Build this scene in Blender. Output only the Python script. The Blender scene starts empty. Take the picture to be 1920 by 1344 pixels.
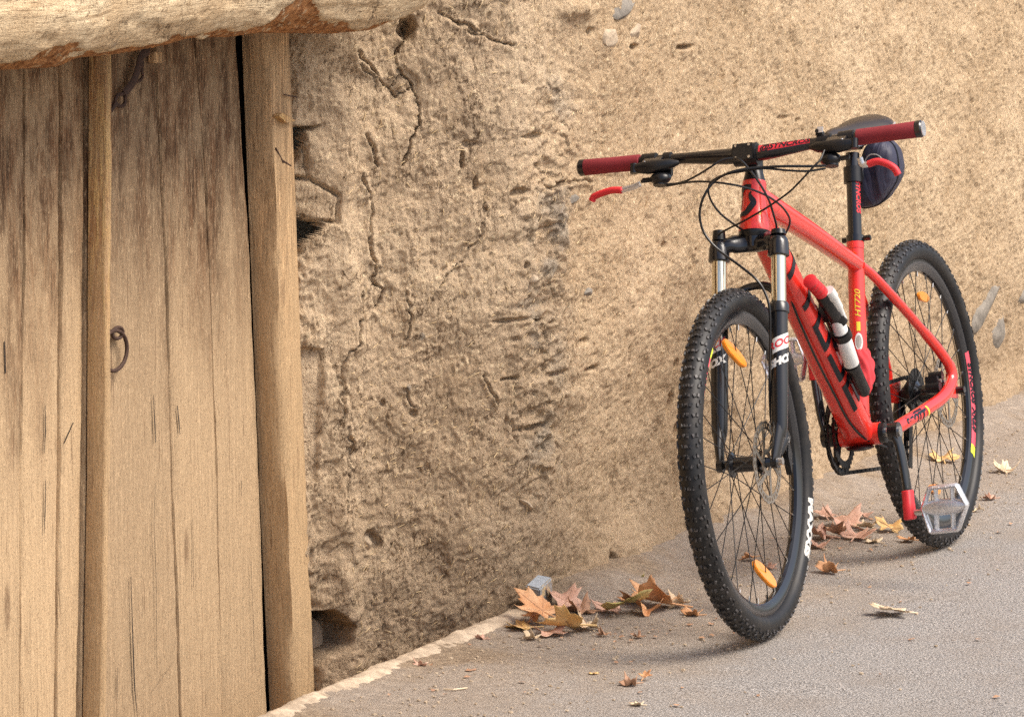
import bpy, bmesh, math, random
import numpy as np
from mathutils import Vector, Matrix
R = math.radians
rng = random.Random(7)
S = bpy.context.scene
COL = S.collection

# ------------------------------------------------------------------ camera, sky, sun, exposure
FPX, PITCH, CAMH = 6792.0, R(7.18), 1.422          # focal length in pixels of a 1920 px wide frame
cam = bpy.data.cameras.new('camera'); co = bpy.data.objects.new('camera', cam); COL.objects.link(co)
cam.sensor_width = 36; cam.lens = FPX / 1920 * 36
cam.clip_start = .1; cam.clip_end = 400
co.location = (0, 0, CAMH); co.rotation_euler = (math.pi/2 - PITCH, 0, 0)
S.camera = co
w = bpy.data.worlds.new('World'); S.world = w; w.use_nodes = True
nt = w.node_tree; bg = nt.nodes['Background']; sky = nt.nodes.new('ShaderNodeTexSky')
SUN_EL, SUN_DIR = R(54), Vector((.95, -.31, 0)).normalized()    # direction towards the sun on the ground plan
sky.sky_type = 'NISHITA'; sky.sun_disc = False; sky.sun_elevation = SUN_EL
sky.sun_rotation = math.atan2(SUN_DIR.x, SUN_DIR.y)
sky.dust_density = 4.0; sky.air_density = .9; sky.ozone_density = .6
nt.links.new(sky.outputs[0], bg.inputs[0]); bg.inputs[1].default_value = .085
sl = bpy.data.lights.new('sun', 'SUN'); so = bpy.data.objects.new('sun', sl); COL.objects.link(so)
sl.energy = 1.5; sl.angle = R(32); sl.color = (1, .93, .83)
sd_ = Vector((SUN_DIR.x*math.cos(SUN_EL), SUN_DIR.y*math.cos(SUN_EL), math.sin(SUN_EL)))
so.rotation_euler = sd_.to_track_quat('Z', 'Y').to_euler(); so.location = (3, 2, 6)
S.view_settings.view_transform = 'Standard'; S.view_settings.look = 'None'
S.view_settings.exposure = 1.27; S.view_settings.gamma = 1; S.view_settings.use_curve_mapping = False
S.cycles.max_bounces = 5; S.cycles.use_denoising = False; S.cycles.use_adaptive_sampling = False

# ------------------------------------------------------------------ plan of the place
ORG = np.array([0.0, 7.18]); WA = R(65.29)
EX = np.array([math.cos(WA), math.sin(WA)]); NX = np.array([math.sin(WA), -math.cos(WA)])   # along wall, out to the street
def W(s, n, z=0.0):
    p = ORG + EX*s + NX*n
    return Vector((p[0], p[1], z))
def ray(u, v):
    x = (u-960)/FPX; y = (672-v)/FPX
    return np.array([0, 0, CAMH]), np.array([x, math.cos(PITCH)+y*math.sin(PITCH), -math.sin(PITCH)+y*math.cos(PITCH)])
def on_plane(u, v, n):                   # point seen in direction (u, v) on the vertical plane a distance n in front of the wall line: (s, z)
    o, d = ray(u, v)
    t = (n + ORG@NX - o[:2]@NX)/(d[:2]@NX)
    p = o + d*t
    return float((p[:2]-ORG)@EX), float(p[2])
def on_ground(u, v, z=0.0):
    o, d = ray(u, v); t = (z-o[2])/d[2]; p = o+d*t
    return Vector((p[0], p[1], z))

# ------------------------------------------------------------------ helpers
def tag(o, label=None, cat=None, group=None, kind=None):
    if label: o['label'] = label
    if cat: o['category'] = cat
    if group: o['group'] = group
    if kind: o['kind'] = kind
    return o
def empty(name, label, cat, group=None, M=None):
    o = bpy.data.objects.new(name, None); COL.objects.link(o); o.empty_display_size = .05
    if M is not None: o.matrix_world = M
    return tag(o, label, cat, group)
def V(*a): return Vector(a)
class MB:
    def __init__(s): s.v = []; s.f = []
    def add(s, vs, fs):
        b = len(s.v); s.v += [tuple(p) for p in vs]; s.f += [tuple(i+b for i in f) for f in fs]; return s
    def sweep(s, pts, rad, n=12, up=(0, 0, 1), closed=False, cap=True, power=1.0):
        pts = [Vector(p) for p in pts]; m = len(pts)
        if not isinstance(rad, (list, tuple)): rad = [rad]*m
        rad = [(r_, r_) if not isinstance(r_, (list, tuple)) else r_ for r_ in rad]
        tg = []
        for i in range(m):
            a = pts[(i-1) % m] if (closed or i > 0) else pts[0]
            b = pts[(i+1) % m] if (closed or i < m-1) else pts[-1]
            t = b-a; tg.append(t.normalized() if t.length > 1e-9 else Vector((0, 0, 1)))
        u = Vector(up); u = u - tg[0]*u.dot(tg[0])
        if u.length < 1e-4: u = tg[0].orthogonal()
        u.normalize(); vs = []
        for i in range(m):
            u = u - tg[i]*u.dot(tg[i]); u.normalize(); sd = tg[i].cross(u)
            for k in range(n):
                a = 2*math.pi*k/n; c, q = math.cos(a), math.sin(a)
                if power != 1.0:
                    c = math.copysign(abs(c)**power, c); q = math.copysign(abs(q)**power, q)
                vs.append(pts[i] + sd*(rad[i][0]*c) + u*(rad[i][1]*q))
        fs = []
        for i in range(m if closed else m-1):
            j = (i+1) % m
            for k in range(n):
                k2 = (k+1) % n
                fs.append((i*n+k, i*n+k2, j*n+k2, j*n+k))
        if cap and not closed:
            fs.append(tuple(range(n))[::-1]); fs.append(tuple((m-1)*n+k for k in range(n)))
        return s.add(vs, fs)
    def cyl(s, a, b, r1, r2=None, n=16): return s.sweep([a, b], [r1, r1 if r2 is None else r2], n)
    def ringed(s, a, b, prof, n=24):      # prof: (distance fraction, radius) along a-b
        a = Vector(a); b = Vector(b)
        return s.sweep([a+(b-a)*t for t, _ in prof], [r_ for _, r_ in prof], n)
    def lathe(s, prof, c=(0, 0, 0), n=96, closed=True):   # profile (radius, y) round the y axis
        c = Vector(c); m = len(prof); vs = []; fs = []
        for i in range(n):
            a = 2*math.pi*i/n
            for r_, y in prof: vs.append((c.x+r_*math.cos(a), c.y+y, c.z+r_*math.sin(a)))
        for i in range(n):
            j = (i+1) % n
            for k in range(m if closed else m-1):
                k2 = (k+1) % m
                fs.append((i*m+k, i*m+k2, j*m+k2, j*m+k))
        return s.add(vs, fs)
    def box(s, c, x, y, z):               # centre and three half vectors
        c = Vector(c); x = Vector(x); y = Vector(y); z = Vector(z)
        vs = [c+x*i+y*j+z*k for i in (-1, 1) for j in (-1, 1) for k in (-1, 1)]
        return s.add(vs, [(0, 1, 3, 2), (4, 6, 7, 5), (0, 4, 5, 1), (2, 3, 7, 6), (0, 2, 6, 4), (1, 5, 7, 3)])
    def prism(s, poly, d):                # polygon of 3-D points pushed along d
        d = Vector(d); n = len(poly); vs = [Vector(p) for p in poly]; vs += [p+d for p in vs]
        return s.add(vs, [tuple(range(n))[::-1], tuple(range(n, 2*n))] + [(i, (i+1) % n, n+(i+1) % n, n+i) for i in range(n)])
    def blob(s, c, r_, n=10, m=14, noise=0, seed=0, axes=None):
        c = Vector(c); r_ = (r_,)*3 if not isinstance(r_, (tuple, list)) else r_; rr = random.Random(seed); vs = []; fs = []
        ax = axes or (V(1, 0, 0), V(0, 1, 0), V(0, 0, 1))
        for i in range(n+1):
            ph = math.pi*i/n
            for k in range(m):
                a = 2*math.pi*k/m; q = 1+noise*(rr.random()-.5)
                vs.append(c+ax[0]*(r_[0]*q*math.sin(ph)*math.cos(a))+ax[1]*(r_[1]*q*math.sin(ph)*math.sin(a))+ax[2]*(r_[2]*q*math.cos(ph)))
        for i in range(n):
            for k in range(m):
                k2 = (k+1) % m; fs.append((i*m+k, (i+1)*m+k, (i+1)*m+k2, i*m+k2))
        return s.add(vs, fs)
    def map(s, f): s.v = [tuple(f(Vector(p))) for p in s.v]; return s
    def build(s, name, mat, parent=None, smooth=40, bevel=0, recalc=True):
        me = bpy.data.meshes.new(name); bm = bmesh.new()
        vs = [bm.verts.new(p) for p in s.v]
        for f in s.f:
            try: bm.faces.new([vs[i] for i in f])
            except ValueError: pass
        bmesh.ops.remove_doubles(bm, verts=bm.verts, dist=1e-6)
        if bevel: bmesh.ops.bevel(bm, geom=[e for e in bm.edges if len(e.link_faces) == 2 and e.calc_face_angle(0) > .6], offset=bevel, segments=2, affect='EDGES', clamp_overlap=True)
        if recalc: bmesh.ops.recalc_face_normals(bm, faces=bm.faces)
        bm.to_mesh(me); bm.free()
        if smooth: me.shade_smooth(); me.set_sharp_from_angle(angle=R(smooth))
        me.materials.append(mat)
        o = bpy.data.objects.new(name, me); COL.objects.link(o)
        if parent: o.parent = parent
        return o
def share(o, parent, loc=None, rot=None, M=None):
    c = o.copy(); COL.objects.link(c); c.parent = parent
    if loc is not None: c.location = loc
    if rot is not None: c.rotation_euler = rot
    if M is not None: c.matrix_local = M
    return c
def spline(pts, k=8):
    P = [Vector(p) for p in pts]; P = [P[0]*2-P[1]] + P + [P[-1]*2-P[-2]]; out = []
    for i in range(1, len(P)-2):
        a, b, c, d = P[i-1:i+3]
        for j in range(k):
            t = j/k
            out.append(.5*((2*b)+(c-a)*t+(2*a-5*b+4*c-d)*t*t+(3*b-a-3*c+d)*t**3))
    out.append(P[-2]); return out
def lerp(a, b, t): return a+(b-a)*t

# numpy gradient noise
def _hash(ix, iy, seed):
    h = (ix.astype(np.int64)*374761393 + iy.astype(np.int64)*668265263 + seed*974711) & 0xffffffff
    h = ((h ^ (h >> 13))*1274126177) & 0xffffffff
    return ((h ^ (h >> 16)) & 0xffff)/65535.0*2*np.pi
def pn(x, y, seed=0):
    x0 = np.floor(x); y0 = np.floor(y); fx = x-x0; fy = y-y0
    u = fx*fx*fx*(fx*(fx*6-15)+10); v = fy*fy*fy*(fy*(fy*6-15)+10)
    def g(i, j):
        a = _hash(x0+i, y0+j, seed); return np.cos(a)*(fx-i)+np.sin(a)*(fy-j)
    return ((g(0, 0)*(1-u)+g(1, 0)*u)*(1-v)+(g(0, 1)*(1-u)+g(1, 1)*u)*v)*1.5
def fbm(x, y, f, o=4, seed=0, gain=.5, ridge=False):
    a = 1.0; t = 0; tot = 0
    for i in range(o):
        q = pn(x*f+i*7.3, y*f-i*3.1, seed+i*17)
        if ridge: q = 1-2*np.abs(q)
        t = t+q*a; tot += a; a *= gain; f *= 2.03
    return t/tot
def sm(a, b, x): t = np.clip((x-a)/(b-a), 0, 1); return t*t*(3-2*t)

# text as a flat mesh list
def text2d(s, size, bold=0.0, shear=0.0, cuts=1):
    c = bpy.data.curves.new('t', 'FONT'); c.body = s; c.size = size; c.offset = bold; c.shear = shear; c.align_x = 'CENTER'; c.align_y = 'CENTER'; c.resolution_u = 4
    o = bpy.data.objects.new('t', c); COL.objects.link(o); dg = bpy.context.evaluated_depsgraph_get()
    me = bpy.data.meshes.new_from_object(o.evaluated_get(dg)); bm = bmesh.new(); bm.from_mesh(me)
    bmesh.ops.triangulate(bm, faces=bm.faces)
    for _ in range(cuts): bmesh.ops.subdivide_edges(bm, edges=[e for e in bm.edges if e.calc_length() > size*.12], cuts=1)
    vs = [v.co.copy() for v in bm.verts]; bm.verts.index_update(); fs = [[v.index for v in f.verts] for f in bm.faces]
    bm.free(); bpy.data.objects.remove(o); bpy.data.meshes.remove(me); bpy.data.curves.remove(c)
    return vs, fs
def decal(name, t, f, mat, parent, label=None):
    vs, fs = t; m = MB().add([f(v.x, v.y) for v in vs], fs)
    o = m.build(name, mat, parent, smooth=0, recalc=False)
    if label: o['label'] = label
    return o
def grid2d(w_, h_, nx=12, ny=4, skew=0):
    vs = [Vector(((i/nx-.5)*w_ + skew*(j/ny-.5)*h_, (j/ny-.5)*h_, 0)) for j in range(ny+1) for i in range(nx+1)]
    fs = [[j*(nx+1)+i, j*(nx+1)+i+1, (j+1)*(nx+1)+i+1, (j+1)*(nx+1)+i] for j in range(ny) for i in range(nx)]
    return vs, fs

# ------------------------------------------------------------------ materials
def newmat(name):
    m = bpy.data.materials.new(name); m.use_nodes = True; return m, m.node_tree.nodes, m.node_tree.links, m.node_tree.nodes['Principled BSDF']
def plain(name, col, rough=.5, metal=0, spec=.5, coat=0, noise=.12, scale=60, bump=0):
    m, N, L, b = newmat(name); b.inputs['Roughness'].default_value = rough; b.inputs['Metallic'].default_value = metal
    b.inputs['Specular IOR Level'].default_value = spec; b.inputs['Coat Weight'].default_value = coat; b.inputs['Coat Roughness'].default_value = .12
    tc = N.new('ShaderNodeTexCoord'); n = N.new('ShaderNodeTexNoise'); n.inputs['Scale'].default_value = scale; n.inputs['Detail'].default_value = 5
    L.new(tc.outputs['Object'], n.inputs[0])
    mx = N.new('ShaderNodeMix'); mx.data_type = 'RGBA'; mx.inputs[6].default_value = (*[c*(1-noise) for c in col], 1); mx.inputs[7].default_value = (*[min(1, c*(1+noise)) for c in col], 1)
    L.new(n.outputs[0], mx.inputs[0]); L.new(mx.outputs[2], b.inputs[0])
    mr = N.new('ShaderNodeMapRange'); mr.inputs[3].default_value = max(.03, rough-.1); mr.inputs[4].default_value = min(1, rough+.12)
    L.new(n.outputs[0], mr.inputs[0]); L.new(mr.outputs[0], b.inputs['Roughness'])
    if bump:
        bp = N.new('ShaderNodeBump'); bp.inputs['Strength'].default_value = bump; bp.inputs['Distance'].default_value = .001
        L.new(n.outputs[0], bp.inputs['Height']); L.new(bp.outputs[0], b.inputs['Normal'])
    return m
class G:                                  # tiny node-graph helper
    def __init__(s, name):
        s.m, s.N, s.L, s.b = newmat(name); s.tc = s.N.new('ShaderNodeTexCoord').outputs['Object']
    def mapv(s, sc=(1, 1, 1), rot=(0, 0, 0), src=None):
        n = s.N.new('ShaderNodeMapping'); n.inputs['Scale'].default_value = sc; n.inputs['Rotation'].default_value = rot
        s.L.new(src or s.tc, n.inputs[0]); return n.outputs[0]
    def noise(s, vec, scale, detail=4, rough=.55, dist=0):
        n = s.N.new('ShaderNodeTexNoise'); s.L.new(vec, n.inputs[0]); n.inputs['Scale'].default_value = scale; n.inputs['Detail'].default_value = detail
        n.inputs['Roughness'].default_value = rough; n.inputs['Distortion'].default_value = dist; return n.outputs[0]
    def vor(s, vec, scale, out='Distance', feat='F1', rand=1):
        n = s.N.new('ShaderNodeTexVoronoi'); n.feature = feat; s.L.new(vec, n.inputs[0]); n.inputs['Scale'].default_value = scale; n.inputs['Randomness'].default_value = rand; return n.outputs[out]
    def rng(s, x, a, b_, c=0, d=1):
        n = s.N.new('ShaderNodeMapRange'); n.interpolation_type = 'SMOOTHSTEP'; s.L.new(x, n.inputs[0])
        for i, v in zip((1, 2, 3, 4), (a, b_, c, d)): n.inputs[i].default_value = v
        return n.outputs[0]
    def mul(s, a, b_, op='MULTIPLY'):
        n = s.N.new('ShaderNodeMath'); n.operation = op
        for i, v in enumerate((a, b_)):
            if isinstance(v, (int, float)): n.inputs[i].default_value = v
            else: s.L.new(v, n.inputs[i])
        return n.outputs[0]
    def mix(s, f, a, b_, blend='MIX'):
        n = s.N.new('ShaderNodeMix'); n.data_type = 'RGBA'; n.blend_type = blend
        for i, v in ((0, f), (6, a), (7, b_)):
            if isinstance(v, (int, float)): n.inputs[i].default_value = v
            elif isinstance(v, tuple): n.inputs[i].default_value = (*v, 1)
            else: s.L.new(v, n.inputs[i])
        return n.outputs[2]
    def attr(s, name):
        n = s.N.new('ShaderNodeAttribute'); n.attribute_name = name; return n.outputs['Fac']
    def xyz(s, vec=None):
        n = s.N.new('ShaderNodeSeparateXYZ'); s.L.new(vec or s.tc, n.inputs[0]); return n.outputs
    def bump(s, h, strength, dist, prev=None):
        n = s.N.new('ShaderNodeBump'); n.inputs['Strength'].default_value = strength; n.inputs['Distance'].default_value = dist; s.L.new(h, n.inputs['Height'])
        if prev is not None: s.L.new(prev, n.inputs['Normal'])
        return n.outputs[0]
    def fin(s, col, rough=.9, nrm=None, spec=.3):
        if isinstance(col, tuple): s.b.inputs[0].default_value = (*col, 1)
        else: s.L.new(col, s.b.inputs[0])
        if isinstance(rough, (int, float)): s.b.inputs['Roughness'].default_value = rough
        else: s.L.new(rough, s.b.inputs['Roughness'])
        s.b.inputs['Specular IOR Level'].default_value = spec
        if nrm is not None: s.L.new(nrm, s.b.inputs['Normal'])
        return s.m
def mud_mat():
    g = G('mud_plaster')
    base = g.mix(g.rng(g.noise(g.tc, 2.2, 5), .35, .68), (.56, .405, .25), (.70, .525, .34))
    base = g.mix(g.mul(g.attr('reveal'), .62), base, g.mix(g.rng(g.noise(g.tc, 3.5, 5), .35, .68), (.51, .375, .25), (.65, .495, .335)))
    base = g.mix(g.mul(g.rng(g.noise(g.tc, 11, 6, .7), .48, .72), .42), base, (.41, .27, .145))
    rvk = g.mul(g.mul(g.attr('reveal'), -.55), 1.0, 'ADD')
    base = g.mix(g.mul(g.mul(g.rng(g.noise(g.tc, 65, 6, .75), .50, .68), .75), rvk), base, (.29, .175, .085))
    base = g.mix(g.rng(g.noise(g.tc, 95, 5, .75), .53, .68), base, (.86, .68, .44))
    st = g.mapv((150, 150, 38)); sp = g.vor(st, 1.0)                       # chaff flecks
    st2 = g.mapv((60, 60, 160), (0, .7, .5)); sp2 = g.vor(st2, 1.0)
    base = g.mix(g.rng(sp, .06, .22, .75, 0), base, (.18, .11, .055))
    base = g.mix(g.rng(sp2, .05, .17, .5, 0), base, (.85, .70, .48))
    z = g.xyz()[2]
    damp_shade = g.rng(g.mul(z, g.mul(g.noise(g.tc, 3, 4), .5), 'SUBTRACT'), -.38, .42, .62, 0)  # low damp, strengthened so the colour also paints the wall's darker-downward shading
    base = g.mix(damp_shade, base, g.mix(g.rng(g.noise(g.tc, 50, 5, .7), .35, .65), (.25, .175, .11), (.40, .295, .20)), 'MIX')
    grey = g.mix(g.rng(g.noise(g.tc, 60, 4, .7), .4, .65), (.30, .25, .19), (.62, .53, .41))
    base = g.mix(g.attr('rubble'), base, grey)
    for ms_, sc_, th in (((9, 9, 6), 4.0, .010), ((26, 26, 17), 7.0, .016)):
        n_ab = g.N.new('ShaderNodeMath'); n_ab.operation = 'ABSOLUTE'; g.L.new(g.mul(g.noise(g.mapv(ms_, (0, .5, .2)), 1, 5, .6), .5, 'SUBTRACT'), n_ab.inputs[0])
        base = g.mix(g.mul(g.mul(g.rng(n_ab.outputs[0], .001, th, .85, 0), g.rng(g.noise(g.tc, sc_, 3), .44, .54)), g.attr('reveal')), base, (.13, .08, .045))
    h = g.noise(g.tc, 85, 7, .75)
    nrm = g.bump(h, .75, .009)
    nrm = g.bump(g.mul(g.noise(g.mapv((260, 260, 120)), 1, 4, .75), g.mul(sp, .6), 'ADD'), .8, .005, nrm)
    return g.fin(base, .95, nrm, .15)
def wood_mat(name, light, dark, stain, zlo, zhi, seed=0, bumpk=1.0):
    g = G(name); oi = g.N.new('ShaderNodeObjectInfo').outputs['Random']
    cmb = g.N.new('ShaderNodeVectorMath'); cmb.operation = 'ADD'; g.L.new(g.tc, cmb.inputs[0])
    c3 = g.N.new('ShaderNodeCombineXYZ'); g.L.new(g.mul(oi, 7.0), c3.inputs[0]); g.L.new(g.mul(oi, 3.0), c3.inputs[2]); g.L.new(c3.outputs[0], cmb.inputs[1]); vec = cmb.outputs[0]
    gr = g.noise(g.mapv((150, 150, 6.0), src=vec), 1, 6, .72, .5)
    gr2 = g.noise(g.mapv((420, 420, 16), src=vec), 1, 5, .7, .3)
    big = g.noise(g.mapv((7, 7, 1.3), src=vec), 1, 5, .6)
    col = g.mix(g.rng(gr, .35, .7), light, tuple(c*.80 for c in light))
    col = g.mix(g.mul(g.rng(gr2, .55, .75), .45), col, dark)
    z = g.xyz()[2]
    f = g.rng(g.mul(z, g.mul(g.mul(big, .5, 'SUBTRACT'), 1.5), 'ADD'), zlo, zhi)       # weathered brown upper part
    blot = g.rng(g.noise(g.mapv((26, 26, 9), src=vec), 1, 5, .65), .38, .60)
    st = g.mix(g.rng(gr, .40, .62), stain, tuple(min(1, c*2.9) for c in stain))
    st = g.mix(g.mul(g.rng(gr2, .5, .66), .8), st, tuple(c*.42 for c in stain))
    col = g.mix(g.mul(f, g.mul(g.mul(blot, .55), .45, 'ADD')), col, st)
    col = g.mix(1.0, col, g.mix(oi, (.76, .74, .72), (1.06, 1.04, 1.0)), 'MULTIPLY')
    knots = g.vor(g.mapv((9, 9, 2.2), src=vec), 1)
    col = g.mix(g.rng(knots, .05, .12, .7, 0), col, dark)
    streak = g.noise(g.mapv((120, 120, 4.5), src=vec), 1, 4, .6)
    col = g.mix(g.rng(streak, .62, .70, 0, .7), col, dark)
    col = g.mix(g.rng(g.noise(g.mapv((300, 300, 60), src=vec), 1, 4, .7), .52, .66, 0, .4), col, tuple(min(1, c*1.35) for c in light))
    vz = g.noise(vec, 260, 3, .6)
    col = g.mix(g.rng(vz, .56, .68, 0, .55), col, dark)
    nrm = g.bump(gr, .65*bumpk, .006); nrm = g.bump(gr2, .55*bumpk, .0025, nrm); nrm = g.bump(g.noise(vec, 120, 4, .7), .3, .002, nrm)
    return g.fin(col, .85, nrm, .25)
def ground_mat():
    g = G('old_asphalt')
    c = g.mix(g.rng(g.noise(g.tc, 230, 3, .8), .36, .64), (.110, .101, .094), (.62, .58, .54))
    c = g.mix(g.rng(g.vor(g.tc, 190), .08, .32, .65, 0), c, (.085, .072, .062))
    c = g.mix(g.rng(g.vor(g.mapv((1, 1, 1), (0, 0, .6)), 300), .10, .25, .45, 0), c, (.72, .67, .61))
    c = g.mix(g.rng(g.noise(g.tc, 5, 4), .45, .7, 0, .35), c, (.30, .25, .205))
    # dust washed against the foot of the wall
    d = g.N.new('ShaderNodeVectorMath'); d.operation = 'DOT_PRODUCT'; g.L.new(g.tc, d.inputs[0]); d.inputs[1].default_value = (NX[0], NX[1], 0)
    n = g.mul(d.outputs['Value'], float(ORG@NX), 'SUBTRACT')
    n = g.mul(n, g.mul(g.mul(g.noise(g.tc, 3.5, 5), .5, 'SUBTRACT'), .9), 'ADD')
    dirt = g.mix(g.rng(g.noise(g.tc, 40, 5, .7), .35, .7), (.235, .175, .13), (.40, .315, .24))
    dirt = g.mix(g.rng(g.noise(g.tc, 330, 2, .8), .40, .62, 0, .55), dirt, (.60, .52, .42))
    dirt = g.mix(g.rng(g.noise(g.tc, 260, 2, .8), .55, .68, 0, .5), dirt, (.10, .075, .055))
    c = g.mix(g.rng(n, .16, .80, .88, 0.04), c, dirt)
    c = g.mix(g.rng(n, -.02, .16, .9, 0), c, g.mix(g.rng(g.noise(g.tc, 60, 5, .7), .35, .65), (.22, .155, .10), (.40, .30, .20)))
    nrm = g.bump(g.noise(g.tc, 320, 4, .8), .9, .005); nrm = g.bump(g.vor(g.tc, 200), .35, .003, nrm); nrm = g.bump(g.noise(g.tc, 22, 4), .3, .01, nrm)
    return g.fin(c, .88, nrm, .3)
def stone_mat(name, a, b_):
    g = G(name)
    c = g.mix(g.rng(g.noise(g.tc, 30, 5, .7), .35, .65), a, b_)
    c = g.mix(g.rng(g.noise(g.tc, 140, 3, .7), .55, .72, 0, .4), c, tuple(x*.45 for x in a))
    return g.fin(c, .85, g.bump(g.noise(g.tc, 70, 5, .7), .5, .006), .3)
def leaf_mat(name, a, b_, v_):
    g = G(name)
    c = g.mix(g.rng(g.noise(g.tc, 22, 4, .6), .35, .65), a, b_)
    c = g.mix(g.rng(g.noise(g.tc, 160, 3, .7), .58, .72, 0, .6), c, v_)
    g.b.inputs['Subsurface Weight'].default_value = 0
    return g.fin(c, .6, g.bump(g.noise(g.tc, 120, 4), .3, .002), .35)
M = {}
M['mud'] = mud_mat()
M['wood'] = wood_mat('weathered_door_wood', (.62, .45, .275), (.17, .10, .055), (.105, .058, .030), .40, 1.02)
M['post'] = wood_mat('pole_wood', (.60, .42, .24), (.20, .12, .065), (.36, .23, .125), .5, 1.2)
M['batten'] = wood_mat('batten_wood', (.60, .42, .24), (.22, .13, .07), (.46, .235, .10), .3, 1.1)
M['gap'] = plain('shade_black', (.02, .015, .012), .95)  # near-black that paints shade in the door gaps and board splits
M['ground'] = ground_mat()
M['mortar'] = stone_mat('lime_mortar', (.36, .28, .20), (.60, .48, .35))
M['grey_stone'] = stone_mat('grey_stone', (.17, .15, .125), (.30, .265, .22))
M['pale_stone'] = stone_mat('pale_stone', (.42, .32, .22), (.56, .45, .32))
M['iron'] = plain('rusty_iron', (.075, .042, .03), .75, .3, noise=.5, scale=200, bump=.5)
M['red'] = plain('red_paint', (.76, .030, .018), .24, 0, .5, .8, noise=.07, scale=14)
M['redplastic'] = plain('red_rubber', (.70, .028, .035), .5, noise=.06)
M['maroon'] = plain('maroon_foam', (.24, .021, .027), .85, noise=.2, scale=300, bump=.4)
M['black'] = plain('satin_black', (.007, .007, .008), .32, 0, .5, noise=.2)
M['gloss'] = plain('gloss_black', (.006, .006, .008), .2, 0, .6, .4, noise=.1)
M['lower'] = plain('fork_grey_black', (.013, .0125, .013), .28, .2, .6, .4, noise=.15, scale=20)
g = G('tyre_rubber'); M['rubber'] = g.fin(g.mix(g.rng(g.noise(g.tc, 14, 5, .7), .45, .70, 0, .55), (.008, .0075, .0075), (.040, .033, .026)), .50, g.bump(g.noise(g.tc, 300, 3), .2, .001), .45)
g = G('tyre_knob_rubber'); M['knob'] = g.fin(g.mix(g.rng(g.noise(g.tc, 90, 3, .7), .45, .62), (.012, .011, .011), (.11, .10, .095)), .42, None, .5)
M['steel'] = plain('steel', (.62, .60, .57), .28, 1, noise=.2)
M['alu'] = plain('polished_aluminium', (.74, .74, .75), .34, .8, noise=.25, scale=120, bump=.2)
M['gold'] = plain('stanchion_chrome', (.86, .80, .62), .14, 1, noise=.03)
M['rotor'] = plain('brake_disc', (.52, .47, .40), .35, 1, noise=.2)
M['white'] = plain('white_plastic', (.78, .77, .73), .4, noise=.04)
M['tyretext'] = plain('tyre_lettering', (.62, .60, .55), .7, noise=.2, scale=200)
M['yellow'] = plain('yellow_print', (.80, .62, .04), .4, noise=.03)
M['lime'] = plain('lime_print', (.70, .78, .05), .4, noise=.03)
M['decal_red'] = plain('red_print', (.72, .035, .05), .4, noise=.04)
M['pink'] = plain('rim_red_print', (.72, .09, .13), .45, noise=.04)
M['decal_black'] = plain('black_print', (.006, .006, .010), .35, noise=.1)
M['amber'] = plain('amber_reflector', (.85, .28, .02), .25, 0, .6, .5, noise=.25, scale=90)
g = G('navy_nylon'); M['navy'] = g.fin(g.mix(g.noise(g.tc, 25, 4), (.024, .024, .045), (.050, .050, .085)), .55, g.bump(g.noise(g.mapv((14, 14, 6)), 1, 3, .5, 1.5), .9, .02), .4)
M['clothred'] = plain('red_cloth', (.62, .05, .06), .9, noise=.15, scale=50, bump=.5)
M['saddle'] = plain('saddle_leather', (.028, .019, .014), .4, noise=.4, scale=25)
M['cable'] = plain('cable_black', (.008, .0075, .008), .35, noise=.1)
M['grey'] = plain('grey_sticker', (.36, .33, .30), .4, noise=.2)

# ------------------------------------------------------------------ mud wall
DOORN = -.35
pathpts = [(-.52, -.62), (-.44, -.50), (-.395, -.41), (-.355, -.325), (-.315, -.285), (-.25, -.255), (-.17, -.205), (-.09, -.13), (-.02, -.06), (.05, -.012), (.13, 0.0), (.25, .004), (.5, .003), (1.0, 0), (2.0, 0), (3.0, 0), (3.9, 0), (9.0, 0)]
pp = np.array([list(p.to_2d()) for p in spline([V(a, b, 0) for a, b in pathpts], 24)])
pl = np.concatenate([[0], np.cumsum(np.hypot(*np.diff(pp, axis=0).T))])
T0 = float(np.interp(0.13, pp[:, 0], pl))                     # t = 0 where the straight wall begins
def path(t): return np.interp(t+T0, pl, pp[:, 0]), np.interp(t+T0, pl, pp[:, 1])
def wall_at(u, v):                       # (t, z) of the undisplaced wall seen at (u, v)
    ts = np.arange(-T0, 5, .004); s, n = path(ts); P = ORG+np.outer(s, EX)+np.outer(n, NX)
    y = (672-v)/FPX; dy = math.cos(PITCH)+y*math.sin(PITCH); dz = -math.sin(PITCH)+y*math.cos(PITCH)
    uu = 960+FPX*P[:, 0]/P[:, 1]*dy
    i = int(np.argmin(np.abs(uu-u))); return float(ts[i]), float(CAMH+P[i, 1]/dy*dz)
tt = np.concatenate([np.arange(-.62, .16, .0028), np.arange(.16, 3.9, .0062), np.arange(3.9, 8.6, .06)])
zz = np.concatenate([np.arange(-.42, 1.34, .0031), np.arange(1.34, 2.9, .05)])
TT, ZZ = np.meshgrid(tt, zz); X_, Z_ = TT.ravel(), ZZ.ravel()
d = .016*fbm(X_, Z_, 2.5, 3, 1) + .010*fbm(X_, Z_, 9, 3, 5)
rv = 1-sm(-.12, .25, X_)                                      # how much of the reveal roughness
dg = X_*.75+Z_*.65; dp = -X_*.65+Z_*.75                       # diagonal trowel drag on the reveal
d += rv*(.0016*fbm(dg*.6, dp, 30, 4, 9, ridge=True)+.0018*fbm(dg*.5, dp*1.3, 80, 3, 19)) + (1-rv)*(.0022*fbm(X_*1.6, Z_*.9, 26, 3, 11))
d += (.0026-.0010*rv)*fbm(X_*1.3, Z_*.75, 70, 3, 21) + (.0024-.0008*rv)*fbm(X_*1.2, Z_*.8, 150, 2, 31)
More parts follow.
